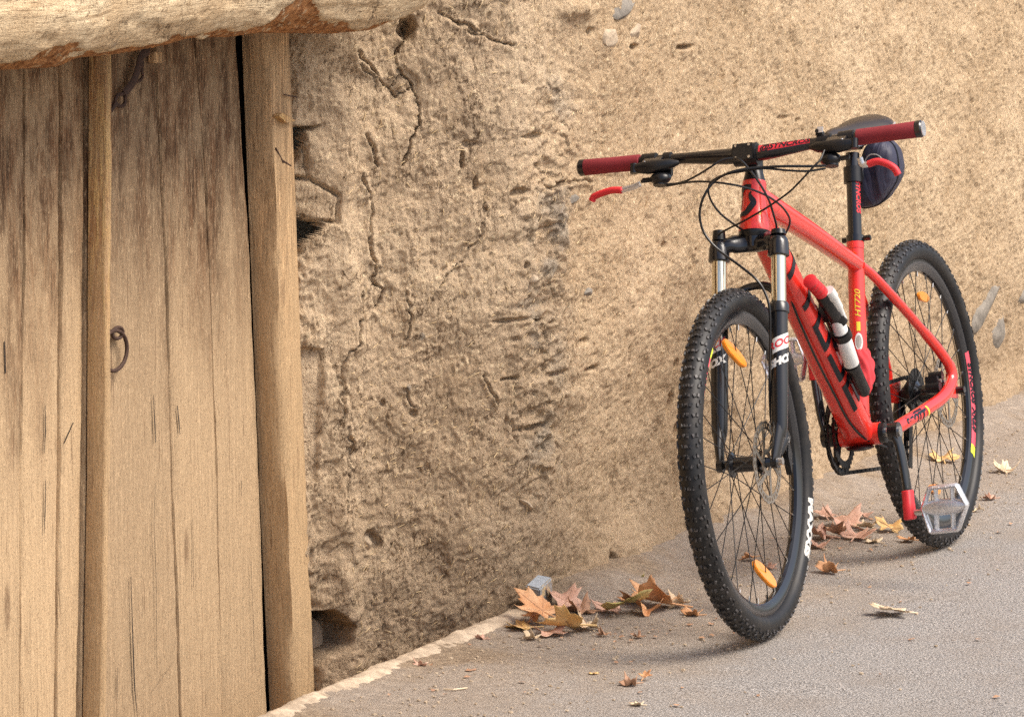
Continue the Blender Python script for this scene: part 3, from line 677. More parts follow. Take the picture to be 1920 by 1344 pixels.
# ------------------------------------------------------------------ ground
sgrid = np.concatenate([np.arange(-3.4, 4.3, .012)]); ngrid = np.concatenate([np.arange(.012, .5, .008), np.arange(.5, 3.4, .022)])
A, B = np.meshgrid(sgrid, ngrid); A, B = A.ravel(), B.ravel()
hz = .003*fbm(A, B, 3, 3, 4)+.0012*fbm(A, B, 25, 3, 6)
hz += .035*(1-sm(.02, .18, B+.04*fbm(A, B, 6, 2, 12)))*sm(.0, .25, A)
hz += .010*(1-sm(.0, .09, B+.02*fbm(A, B, 12, 2, 14)))*(1-sm(-.05, .02, A))
hz -= hz*sm(3.0, 3.35, B)+hz*sm(4.0, 4.28, A)*0
c2 = np.stack([ORG[0]+EX[0]*A+NX[0]*B, ORG[1]+EX[1]*A+NX[1]*B, hz], 1).astype(np.float32)
o = gridmesh('road', c2, len(ngrid), len(sgrid), M['ground']); tag(o, kind='structure')
m = MB().add([W(-90, .013, -.006), W(90, .013, -.006), W(90, 90, -.006), W(-90, 90, -.006)], [(0, 1, 2, 3)])
o = m.build('ground', M['ground'], None, smooth=0); tag(o, kind='structure')
m = MB().box(W(-2.0, -.31, -.48), E3*2.3, N3*.335, UP*.07); o = m.build('sunken_threshold', M['mud'], None, smooth=0); tag(o, kind='structure')
m = MB().box(W(-2.1, .0155, -.21), E3*2.4, N3*.0135, UP*.199); o = m.build('retaining_edge', M['mortar'], None, smooth=0); tag(o, kind='structure')
# mortar kerb strip
ks = np.arange(-3.3, .035, .006); kprof = [(-.006, -.05), (-.006, .004), (.0, .012), (.012, .016), (.026, .014), (.042, .007), (.060, -.004)]
A = np.repeat(ks, len(kprof)); q = np.tile(np.arange(len(kprof)), len(ks)); kp = np.array(kprof)[q]
wob = .010*fbm(A, A*0, 3, 2, 5)+.004*fbm(A, A*0+q*.3, 24, 3, 6)
taperk = sm(.035, -.02, A)
c2n = kp[:, 0]+wob; c2z = kp[:, 1]*(.8+.5*fbm(A, q*.2, 12, 3, 7))*(.3+.7*taperk)+.004*fbm(A, q*.4, 60, 3, 8)
c2 = np.stack([ORG[0]+EX[0]*A+NX[0]*c2n, ORG[1]+EX[1]*A+NX[1]*c2n, c2z], 1).astype(np.float32)
o = gridmesh('kerb', c2, len(ks), len(kprof), M['mortar']); tag(o, kind='structure')
# stone block at the corner
gb = on_ground(1014, 1150); m = MB()
bx_ = [on_ground(983, 1152), on_ground(1012, 1157), on_ground(1036, 1140)]
q0, q1, q2 = bx_; q3 = q0+(q2-q1)
tp = V(0, 0, .064)
pts = [q0, q1, q2, q3, q0+tp+V(.002, .003, -.004), q1+tp+V(.0, 0, -.006), q2+tp, q3+tp+V(0, 0, .001)]
m.add(pts, [(0, 1, 2, 3), (4, 7, 6, 5), (0, 4, 5, 1), (1, 5, 6, 2), (2, 6, 7, 3), (3, 7, 4, 0)])
g = G('block_stone'); cc = g.mix(g.rng(g.noise(g.tc, 45, 4, .7), .42, .58), (.30, .30, .30), (.60, .44, .24)); cc = g.mix(g.rng(g.noise(g.tc, 300, 3), .5, .7, 0, .4), cc, (.15, .13, .11))
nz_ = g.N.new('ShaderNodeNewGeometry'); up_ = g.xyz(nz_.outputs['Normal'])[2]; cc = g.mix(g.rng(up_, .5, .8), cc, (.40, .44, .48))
bo = m.build('stone_block', g.fin(cc, .8, g.bump(g.noise(g.tc, 90, 5, .7), .4, .004), .3), None, smooth=0, bevel=.003)
tag(bo, 'small squared grey stone block standing at the end of the mortar kerb', 'stone block')

# grit and crumbs on the ground
gm = MB()
for k in range(1500):
    s0 = rng.uniform(-1.0, 4.0); n0 = abs(rng.gauss(0, .28))+.03
    if s0 > 0: n0 += .05
    p = W(s0, n0, .002); r0 = rng.uniform(.0012, .0034)*(1.6 if rng.random() < .04 else 1)
    gm.blob(p, (r0*rng.uniform(.8, 1.6), r0, r0*.7), 3, 5, .5, k)
o = gm.build('grit', M['pale_stone'], None, smooth=0); tag(o, 'fine grit and crumbs scattered along the foot of the wall', 'grit', kind='stuff')
#BIKE
# ------------------------------------------------------------------ the bicycle (x forward, y to its left, z up, origin under the rear wheel)
BIKE_M = Matrix.Translation((.9668, 7.9442, 0)) @ Matrix.Rotation(R(-114.4814), 4, 'Z') @ Matrix.Rotation(R(8.4663), 4, 'X')
bike = empty('bicycle', 'red mountain bike with maroon grips leaning against the mud wall', 'bicycle', M=BIKE_M)
BI = BIKE_M.inverted()
def loc(u, v, X=None, Y=None, Z=None):   # local point seen at (u, v) on a plane of the bike
    o, dd_ = ray(u, v); o = BI @ Vector(o); q = BI.to_3x3() @ Vector(dd_)
    k, c = (0, X) if X is not None else (1, Y) if Y is not None else (2, Z)
    return o+q*((c-o[k])/q[k])
WR = .345
RA = V(0, 0, WR); FA = V(1.1214, 0, WR); HAa = R(70.58)
AX = V(-math.cos(HAa), 0, math.sin(HAa)); PE = V(math.sin(HAa), 0, math.cos(HAa))
A0 = FA-PE*.044; HT = V(.8866, 0, .8788); HB = HT-AX*.104; BB = V(.4577, 0, .313); ST = V(.3419, 0, .7091); SD = V(-.2807, 0, .9598); SP = ST+SD*.192; SPS = ST+SD*.150
STEER = Matrix.Translation(A0) @ Matrix.Rotation(R(2.3), 4, AX) @ Matrix.Translation(-A0)
def sv_(p): return STEER @ Vector(p)
YV = V(0, 1, 0)
# --- frame
fr = MB()
def tube(P, Q, ra, rb, n=20, k=10, mid=None):
    pts = [Vector(P).lerp(Vector(Q), i/k) for i in range(k+1)]
    if mid: pts = spline([P, mid, Q], k)
    m_ = len(pts); return pts, [(lerp(ra[0], rb[0], i/(m_-1)), lerp(ra[1], rb[1], i/(m_-1))) for i in range(m_)]
hp = [(0, .0235), (.06, .0245), (.30, .0235), (.62, .0270), (.86, .0310), (.93, .0320), (1, .0320)]
fr.ringed(HT, HB, hp, 28)
TTa = HT-AX*.030-PE*.004; TTb = ST-SD*.048
TTm = TTa.lerp(TTb, .5)+V(0, 0, .004)
pts, rad = tube(TTa, TTb, (.021, .026), (.019, .0165), mid=TTm); fr.sweep(pts, rad, 22, power=.82)
DTa = HB+AX*.034-PE*.016; DTb = BB+V(.012, 0, .004)
pts, rad = tube(DTa, DTb, (.027, .031), (.034, .026), k=14); fr.sweep(pts, rad, 24, power=.72)
fr.sweep([HT-AX*.02-PE*.005, HT-AX*.05-PE*.02, HB+AX*.02-PE*.012], [(.018, .02), (.019, .028), (.021, .022)], 16)
STt = ST; pts, rad = tube(BB+V(0, 0, .0), STt, (.019, .021), (.0175, .0175)); fr.sweep(pts, rad, 22)
fr.cyl(ST-SD*.012, ST+SD*.002, .0190, n=24)
fr.cyl(BB-YV*.044, BB+YV*.044, .0235, n=28)
for s in (1, -1):
    p = [ST-SD*.052+YV*.013*s, ST-SD*.075+V(-.045, .022*s, .0), loc(1700, 585, Y=.045) if s > 0 else None, None]
    A_ = ST-SD*.050+YV*.012*s
    up_ = loc(1745, 632, Y=.055); lo_ = loc(1735, 772, Y=.068)
    def mir(q): return V(q.x, q.y*s, q.z)
    ppts = [A_, mir(loc(1640, 520, Y=.022)), mir(loc(1690, 574, Y=.040)), mir(loc(1742, 634, Y=.056)), mir(loc(1766, 664, Y=.066)), mir(loc(1782, 690, Y=.073)), mir(loc(1784, 716, Y=.075)), mir(loc(1768, 744, Y=.074)), mir(loc(1735, 768, Y=.068)), mir(loc(1700, 790, Y=.060)), mir(loc(1672, 806, Y=.048)), BB+V(-.012, .030*s, .006)]
    sp_ = spline(ppts, 7); mm = len(sp_)
    rr_ = [(.0095, .011) if i < 20 else (.0105, .0125) if i < 34 else (.011, .0145) for i in range(mm)]
    fr.sweep(sp_, rr_, 14)
    fr.box(RA+V(.018, .066*s, .012), V(.028, 0, .004), V(0, .0035, 0), V(-.004, 0, .026))
    if s > 0: STAY = sp_
FRAME = fr.build('frame', M['red'], bike, smooth=50)
# frame print
def on_tube(P, Q, ra, rb, ang0, off=.0007, power=1.0, upv=V(0, 0, 1), flip=1):
    P = Vector(P); Q = Vector(Q); t_ = (Q-P).normalized(); u = (upv-t_*upv.dot(t_)).normalized(); sd = t_.cross(u); Lq = (Q-P).length
    def f(x, y, c=.5):
        t = c+x/Lq; a = (lerp(ra[0], rb[0], t), lerp(ra[1], rb[1], t)); an = ang0+flip*y/((a[0]+a[1])/2)
        c_, q_ = math.cos(an), math.sin(an)
        if power != 1: c_ = math.copysign(abs(c_)**power, c_); q_ = math.copysign(abs(q_)**power, q_)
        nrm_ = (sd*c_+u*q_)
        return P+(Q-P)*t+sd*(a[0]*c_)+u*(a[1]*q_)+nrm_*off
    return f
# side vector of the down tube: t x u; find the angle facing left
tq = (DTb-DTa).normalized(); uq = (V(0, 0, 1)-tq*tq.z).normalized(); sdq = tq.cross(uq)
sgn = 0 if sdq.y > 0 else math.pi
ANG = .18 if sgn == 0 else -.18
f = on_tube(DTa, DTb, (.027, .033), (.034, .026), sgn+(1 if True else 0)*ANG, power=.72, off=.0012)
fl = -1 if sgn == 0 else 1
GLY = {'S': ['#####', '#....', '#####', '....#', '#####'], 'C': ['#####', '#....', '#....', '#....', '#####'], 'O': ['#####', '#...#', '#...#', '#...#', '#####'], 'T': ['#####', '..#..', '..#..', '..#..', '..#..']}
def blocktext(word, cw, ch, skew=.25, gap_=1.0):
    vs, fs = [], []; tot = len(word)*(5+gap_)-gap_
    for li, L_ in enumerate(word):
        for r_ in range(5):
            for c_ in range(5):
                if GLY[L_][r_][c_] == '.': continue
                x0 = (li*(5+gap_)+c_-tot/2)*cw; y0 = (2.5-r_-1)*ch; b = len(vs)
                for yy in (0, .5, 1):
                    for xx in (0, 1): vs.append(Vector((x0+xx*cw+skew*(y0+yy*ch), y0+yy*ch, 0)))
                fs += [(b, b+1, b+3, b+2), (b+2, b+3, b+5, b+4)]
    return vs, fs
decal('lettering', blocktext('SCOTT', .0155, .0135), lambda x, y: f(-x, y*fl*-1, .50), M['decal_black'], FRAME)
# under-tube mark and grey service sticker
decal('sticker', grid2d(.036, .012), lambda x, y: f(x, y-.024*fl, .76), M['grey'], FRAME)
decal('lettering', text2d('S', .035, .002, 0), lambda x, y: f(-x, y*-fl-.026*fl, .91), M['decal_black'], FRAME)
# head badge emblem: a hooked S stroke in dark blue-black
fh = on_tube(HT, HB, (.024, .024), (.029, .029), 0, upv=V(1, 0, 0))
thf = (HB-HT).normalized(); uh = (V(1, 0, 0)-thf*thf.x).normalized(); sdh = thf.cross(uh)
def hb_(x, y):                           # x to the bike's right-as-seen, y up
    t = .5-y/.104; a = math.pi/2-(1 if sdh.y > 0 else -1)*(-x)/.026*1.0
    r_ = np.interp(t, [q[0] for q in hp], [q[1] for q in hp])+.0012; a = math.pi/2-(x/.026)*(1 if sdh.y > 0 else -1)
    return HT.lerp(HB, t)+sdh*(r_*math.cos(a))+uh*(r_*math.sin(a))
def ribbon(pts, ws):
    P = [V(a, b, 0) for a, b in pts]; vs = []
    for i, p in enumerate(P):
        t_ = (P[min(i+1, len(P)-1)]-P[max(i-1, 0)]).normalized(); n_q = V(-t_.y, t_.x, 0); vs += [p+n_q*ws[i], p-n_q*ws[i]]
    return vs, [(2*i, 2*i+1, 2*i+3, 2*i+2) for i in range(len(P)-1)]
cxy = -.010
for pts, ws in [([(.006, .022), (-.006, .0225), (-.014, .019), (-.019, .010), (-.020, .0), (-.019, -.009), (-.017, -.013)], [.004, .0045, .005, .0045, .0035, .003, .001]),
                ([(-.017, -.0225), (-.010, -.0215), (-.002, -.020), (.005, -.012), (.010, -.004), (.006, .004), (.0035, .010), (.006, .015)], [.0025, .004, .005, .005, .005, .004, .0025, .0008])]:
    sp_e = spline([V(a, b, w_) for (a, b), w_ in zip(pts, ws)], 6); decal('emblem', ribbon([(q.x, q.y) for q in sp_e], [q.z for q in sp_e]), lambda x, y: hb_((x+cxy*.3)*1.2, y*1.25+.008), M['decal_black'], FRAME)
decal('emblem', grid2d(.003, .010, 2, 3, .3), lambda x, y: hb_(x+.021, y-.018), M['yellow'], FRAME)
# top-tube stripe, seat-tube lettering, oval badge, chainstay lettering
ftt = on_tube(TTa, TTb, (.021, .026), (.019, .0165), math.pi/2, power=.82, off=.0045)
decal('stripe', grid2d(.42, .007, 20, 2), lambda x, y: ftt(x, y, .50), M['decal_black'], FRAME)
decal('stripe', grid2d(.016, .009, 4, 2), lambda x, y: ftt(x, y-.002, .955), M['yellow'], FRAME)
fst = on_tube(BB, ST, (.019, .021), (.0175, .0175), 0, upv=V(1, 0, 0))
tst = (ST-BB).normalized(); ust = (V(1, 0, 0)-tst*tst.x).normalized(); sst = tst.cross(ust); kk = 1 if sst.y > 0 else -1
a0_ = math.pi/2-kk*.45
decal('lettering', text2d('HT720', .021, .0001, .25, 1), lambda x, y: fst(x*.95, 0, .66) if False else (lambda q: q)(on_tube(BB, ST, (.019, .021), (.0175, .0175), a0_, upv=V(1, 0, 0))(x, y*kk*.8, .675)), M['yellow'], FRAME)
decal('lettering', grid2d(.020, .008, 6, 2), lambda x, y: on_tube(BB, ST, (.019, .021), (.0175, .0175), a0_, upv=V(1, 0, 0))(x, y*kk, .555), M['yellow'], FRAME)
def oval(w_, h_, n=20): return [V(0, 0, 0)]+[V(w_*math.cos(2*math.pi*i/n), h_*math.sin(2*math.pi*i/n), 0) for i in range(n)], [(0, 1+i, 1+(i+1) % n) for i in range(n)]
for w_, h_, mt, of in [(.019, .0085, 'white', .0008), (.014, .0055, 'grey', .0013)]:
    fo = on_tube(BB, ST, (.019, .021), (.0175, .0175), a0_, upv=V(1, 0, 0), off=of); decal('badge', oval(w_, h_), lambda x, y: fo(x, y*kk, .475), M[mt], FRAME)
# chainstay print follows the lower run of the stay
ca = loc(1672, 806, Y=.048); cb = loc(1740, 766, Y=.069); tc_ = (cb-ca).normalized()
def cs(x, y, r_=.0135):
    p = ca.lerp(cb, .5+x/(cb-ca).length); u = (UP-tc_*tc_.z).normalized(); sd = tc_.cross(u); sd = sd if sd.y > 0 else -sd
    a = y/r_+.10; return p+sd*(math.cos(a)*.0156)+u*(math.sin(a)*.0160)
decal('lettering', text2d('SCOTT', .026, .0014, .25, 1), lambda x, y: cs(x*1.2+.0*(1), y-.003), M['decal_black'], FRAME)
decal('stripe', grid2d(.085, .0045, 10, 1), lambda x, y: cs(x, y+.0115), M['decal_black'], FRAME)
decal('stripe', grid2d(.007, .022, 2, 6, -.2), lambda x, y: cs(x-.075 if cb.x > ca.x else x+.068, y), M['yellow'], FRAME)
# headset and seat clamp
m = MB().ringed(HB, HB-AX*.013, [(0, .0312), (.3, .0312), (1, .0265)], 28); m.build('headset_cup', M['black'], bike)
m = MB().ringed(HT, HT+AX*.020, [(0, .0225), (.3, .0215), (1, .018)], 24); m.build('headset_cap', M['black'], bike)
m = MB().cyl(ST+SD*.002, ST+SD*.017, .0195, n=24).cyl(ST+SD*.009-YV*.030+V(-.004, 0, 0), ST+SD*.009+YV*.034+V(-.004, 0, 0), .0062, n=12)
m.build('seat_clamp', M['gloss'], bike, bevel=.001)
# --- seat post and saddle
post_ = MB().cyl(ST, SP+SD*.005, .0150, n=24).build('seat_post', M['gloss'], bike)
fp = on_tube(ST, SP, (.0150, .0150), (.0150, .0150), 0, upv=V(1, 0, 0)); tt2 = SD; us2 = (V(1, 0, 0)-tt2*tt2.x).normalized(); ss2 = tt2.cross(us2); k2 = 1 if ss2.y > 0 else -1
a2_ = math.pi/2-k2*1.05
decal('lettering', text2d('SYNCROS', .016, .0006, .2, 1), lambda x, y: on_tube(ST, SP, (.0150, .0150), (.0150, .0150), a2_, upv=V(1, 0, 0))(-x, -y*k2, .52), M['decal_red'], post_)
m = MB().cyl(SPS-SD*.018, SPS+SD*.016, .0205, n=20); m.build('strap', M['black'], bike)
m = MB().box(SP+SD*.022, V(.022, 0, .002), V(0, .019, 0), V(0, 0, .009)); m.build('saddle_clamp', M['black'], bike, bevel=.003)
SC = SP+V(-.005, 0, .052)
sad = []
for i in range(15):                       # cross-sections from nose to tail
    t = i/14; x = lerp(.150, -.125, t); wd = float(np.interp(t, [0, .08, .35, .6, .85, 1], [.012, .020, .026, .045, .068, .058])); th = float(np.interp(t, [0, .1, .6, 1], [.010, .016, .020, .014]))
    zt = float(np.interp(t, [0, .4, .8, 1], [-.004, -.002, .010, .016]))
    ringp = []
    for k in range(16):
        a = 2*math.pi*k/16; yy = wd*math.cos(a); zz_ = th*math.sin(a)*(1 if math.sin(a) > 0 else .7) - .010*(abs(yy)/wd)**2*(1 if math.sin(a) > -.2 else .6)
        ringp.append(SC+V(x, yy, zt+zz_))
    sad.append(ringp)
m = MB(); m.add([p for r_ in sad for p in r_], [(i*16+k, i*16+(k+1) % 16, (i+1)*16+(k+1) % 16, (i+1)*16+k) for i in range(14) for k in range(16)]+[tuple(range(16))[::-1], tuple(14*16+k for k in range(16))])
SAD = m.build('saddle', M['saddle'], bike, smooth=70)
m = MB()
for s in (1, -1): m.sweep(spline([sad[i][0 if s > 0 else 8]+V(0, .0012*s, -.001) for i in range(3, 15)], 3), .0022, 6)
m.build('edge_piping', M['alu'], SAD)
for s in (1, -1):
    MB().sweep(spline([SC+V(.10, .012*s, -.008), SC+V(.06, .022*s, -.030), SC+V(-.03, .022*s, -.030), SC+V(-.10, .03*s, -.006)], 5), .0035, 8).build('saddle_rail', M['steel'], SAD)
# --- fork (steered)
fk = MB(); LEGO = .034
def leg(s, dd_, y=.062): return HB-AX*dd_+PE*LEGO+YV*(y*s)
CR = .036
for s in (1, -1):
    fk.ringed(leg(s, .018), leg(s, .064), [(0, .006), (.07, .0125), (.22, .0180), (.42, .0205), (.97, .0215), (1, .019)], 20)
sp_ = spline([leg(1, .042), leg(1, .030, .045)-PE*.004, HB-AX*.024+PE*.012+YV*.016, HB-AX*.024+PE*.012-YV*.016, leg(-1, .030, .045)-PE*.004, leg(-1, .042)], 6)
fk.sweep(sp_, [(.016, .014)]*8+[(.020, .013)]*15+[(.016, .014)]*8, 14, up=tuple(PE))
fk.cyl(HB-AX*.010, HB-AX*.034, .026, .024, 24)
fk.map(sv_); FORK = fk.build('fork', M['gloss'], bike)
for s in (1, -1):
    MB().cyl(leg(s, .055), leg(s, .19), .0148, n=24).map(sv_).build('stanchion', M['gold'], FORK)
    low = MB(); AXL = .432
    low.ringed(leg(s, .158), leg(s, AXL-.005), [(0, .0175), (.02, .0205), (.075, .0210), (.08, .0175), (.6, .0175), (.93, .0160), (1, .012)], 24)
    dq = FA+YV*(.056*s); e = leg(s, AXL-.03)
    low.sweep([e, (e+dq)/2+PE*.002+YV*.001*s, dq], [(.014, .016), (.010, .016), (.007, .014)], 14)
    low.cyl(FA+YV*(.050*s), FA+YV*(.062*s), .013, n=18)
    LG = low.map(sv_).build('lower_leg', M['lower'], FORK)
    # label block on the leg: red on white, then white on black
    P = leg(s, .135); Q = leg(s, AXL); tl = (Q-P).normalized(); ul = (V(1, 0, 0)-tl*tl.x).normalized(); sl_ = tl.cross(ul); kl = 1 if sl_.y > 0 else -1
    al = math.pi/2-kl*(.70*s+.1)
    def lf2(off, P=P, Q=Q, al=al): return on_tube(P, Q, (.0175, .0175), (.0175, .0175), al, upv=V(1, 0, 0), off=off)
    f1_, f2_ = lf2(.0006), lf2(.0010)
    ku = -kl
    def put(ff, cx): return lambda x, y: sv_(ff(-(y+x*.45), -x*kl*1.0, cx))
    decal('label', grid2d(.044, .030, 12, 3), put(f1_, .355), M['white'], FORK)
    decal('lettering', text2d('ROCK', .021, .0006, 0, 1), put(f2_, .355), M['decal_red'], FORK)
    decal('lettering', text2d('SHOX', .021, .0014, 0, 1), put(f1_, .475), M['white'], FORK)
ar = spline([leg(1, .168, .058)-PE*.008, leg(1, .140, .050)-PE*.030, leg(1, .114, .030)-PE*.042, leg(1, .106, 0)-PE*.046, leg(-1, .114, .030)-PE*.042, leg(-1, .140, .050)-PE*.030, leg(-1, .168, .058)-PE*.008], 6)
MB().sweep(ar, [(.009, .006)]*len(ar), 12, up=tuple(PE)).map(sv_).build('brake_arch', M['lower'], FORK)
m = MB().cyl(leg(-1, .0), leg(-1, .020), .012, .014, 16); m.map(sv_).build('lockout_drum', M['black'], FORK)
m = MB().cyl(leg(1, .010), leg(1, .020), .014, .016, 16); m.map(sv_).build('cap', M['black'], FORK)
# --- stem and handlebar
BC = HT+AX*.044+PE*.0445; HALF = .7195/2
BE = BC-PE*.0082+AX*.0150
def barp(y):                             # bar centre line
    a = abs(y)/HALF; k = float(np.interp(a, [0, .10, .38, 1], [0, .02, .62, 1])); return BC+(BE-BC)*k+YV*y
stem = MB().ringed(HT+AX*.008, HT+AX*.066, [(0, .018), (.5, .018), (1, .0165)], 20)
stem.sweep([HT+AX*.044-PE*.006, BC-PE*.012], [(.017, .018), (.021, .017)], 18, up=tuple(AX))
stem.cyl(BC-YV*.024, BC+YV*.024, .0225, n=24).box(BC+PE*.018, PE*.006, YV*.021, AX*.017)
STM = stem.map(sv_).build('stem', M['black'], bike, bevel=.0008)
for sy in (1, -1):
    for sz in (1, -1): MB().cyl(BC+PE*.022+YV*.014*sy+AX*.0125*sz, BC+PE*.0265+YV*.014*sy+AX*.0125*sz, .0028, n=8).map(sv_).build('bolt', M['steel'], STM)
    MB().cyl(HT+AX*.066+YV*.010*sy-PE*.002, HT+AX*.072+YV*.010*sy-PE*.002, .003, n=8).map(sv_).build('bolt', M['steel'], STM)
ys = np.linspace(-HALF, HALF, 60); br = lambda y: float(np.interp(abs(y), [0, .045, .13, .4], [.0160, .0158, .0112, .0112]))
BAR = MB().sweep([barp(y) for y in ys], [br(y) for y in ys], 20).map(sv_).build('handlebar', M['gloss'], bike)
def onbar(y, a, off=.0006):              # a measured from straight ahead towards up
    r_ = br(y)+off; return sv_(barp(y)+PE*(r_*math.cos(a))+AX*(r_*math.sin(a)))
vs, fs = grid2d(.104, .015, 16, 5)
decal('label', (vs, fs), lambda x, y: onbar(.082+x, .36+y/.015), M['decal_red'], BAR)
decal('lettering', text2d('@SYNCROS', .0160, .0005, .25, 1), lambda x, y: onbar(.083+x*1.15, .36+y/.0145, .0011), M['decal_black'], BAR)
for s in (1, -1):
    g0, g1 = .228, .358
    GP = MB().ringed(barp(s*g0), barp(s*g1), [(0, .0150), (.01, .0162), (.5, .0158), (.93, .0165), (.95, .0150), (1, .0150)], 24).map(sv_).build('grip', M['maroon'], BAR)
    MB().ringed(barp(s*(g1-.010)), barp(s*(g1+.004)), [(0, .0168), (.75, .0172), (1, .014)], 24).map(sv_).build('end_cap', M['gloss'], GP)
    if s > 0: MB().ringed(barp(g1+.0035), barp(g1+.0050), [(0, .0150), (1, .0150)], 24).map(sv_).build('end_plug', M['alu'], GP)
# brake levers: body under the bar, blade and red sleeve reaching out
for s in (1, -1):
    dn = (PE*.80-AX*.60).normalized()      # ahead and down
    c0 = barp(s*.205)
    b = MB(); b.ringed(barp(s*.192), barp(s*.222), [(0, .0165), (1, .0165)], 20)
    b.box(c0+dn*.022+YV*(-.004*s), dn*.014, YV*.015, AX*.009)
    b.sweep([c0+dn*.034+YV*.022*s, c0+dn*.036+YV*(-.005*s), c0+dn*.030+YV*(-.050*s), c0+dn*.026+YV*(-.068*s)], [(.008, .010), (.012, .014), (.010, .011), (.004, .004)], 12)
    b.cyl(c0+dn*.034+YV*.026*s+AX*.010, c0+dn*.034+YV*.026*s-AX*.010, .008, n=12)
    LB = b.map(sv_).build('brake_lever', M['black'], bike, bevel=.0006)
    MB().cyl(c0+dn*.040+YV*.002*s+AX*.010, c0+dn*.040+YV*.002*s+AX*.0145, .0035, n=10).map(sv_).build('bolt', M['steel'], LB)
    MB().box(c0+dn*.030-YV*.012*s+AX*.0125, dn*.010, YV*.020, AX*.0022).map(sv_).build('reservoir_lid', M['gloss'], LB, bevel=.0008)
    if s > 0: q = [loc(a_, b_, X=.985) for a_, b_ in [(1612, 296), (1617, 309), (1628, 308), (1645, 303), (1662, 307), (1677, 316), (1684, 328)]]
    else: q = [loc(a_, b_, X=.985) for a_, b_ in [(1200, 345), (1187, 351), (1166, 357), (1148, 357), (1130, 362), (1114, 369), (1110, 377)]]
    MB().sweep(spline(q[:3], 5), [(.0035, .006)]*11, 10).build('blade', M['alu'], LB)
    sq = spline(q[2:], 5); MB().sweep([sq[0]]+sq+[sq[-1]+(sq[-1]-sq[-2])*.3], [.005]+[.0070]*len(sq)+[.0035], 14).build('sleeve', M['redplastic'], LB)
    # shifter pod
    c1 = barp(s*.168); h = MB(); h.ringed(barp(s*.160), barp(s*.176), [(0, .0155), (1, .0155)], 18)
    h.blob(c1+dn*.020-AX*.030+YV*.010*s, (.019, .022, .014), 8, 14, .06, 5); h.box(c1-AX*.020+dn*.006, dn*.008, YV*.010, AX*.014)
    h.cyl(c1+dn*.018-AX*.036+YV*.012*s, c1+dn*.018-AX*.046+YV*.012*s, .014, n=14)
    SH = h.map(sv_).build('shifter', M['black'], bike, bevel=.0006)
    MB().box(c1+dn*.022-AX*.030+YV*.034*s, dn*.006, YV*.016, AX*.0035).map(sv_).build('thumb_lever', M['black'], SH, bevel=.001)
m = MB().ringed(barp(.148), barp(.160), [(0, .0150), (1, .0150)], 18).box(barp(.152)+AX*.018, PE*.008, YV*.007, AX*.005).cyl(barp(.150)+AX*.020-PE*.01, barp(.150)+AX*.020+PE*.014, .0045, n=10)
LR = m.map(sv_).build('lockout_remote', M['black'], bike, bevel=.0005); MB().box(barp(.156)+AX*.022+PE*.012, PE*.002, YV*.006, AX*.006).map(sv_).build('button', M['alu'], LR, bevel=.0006)
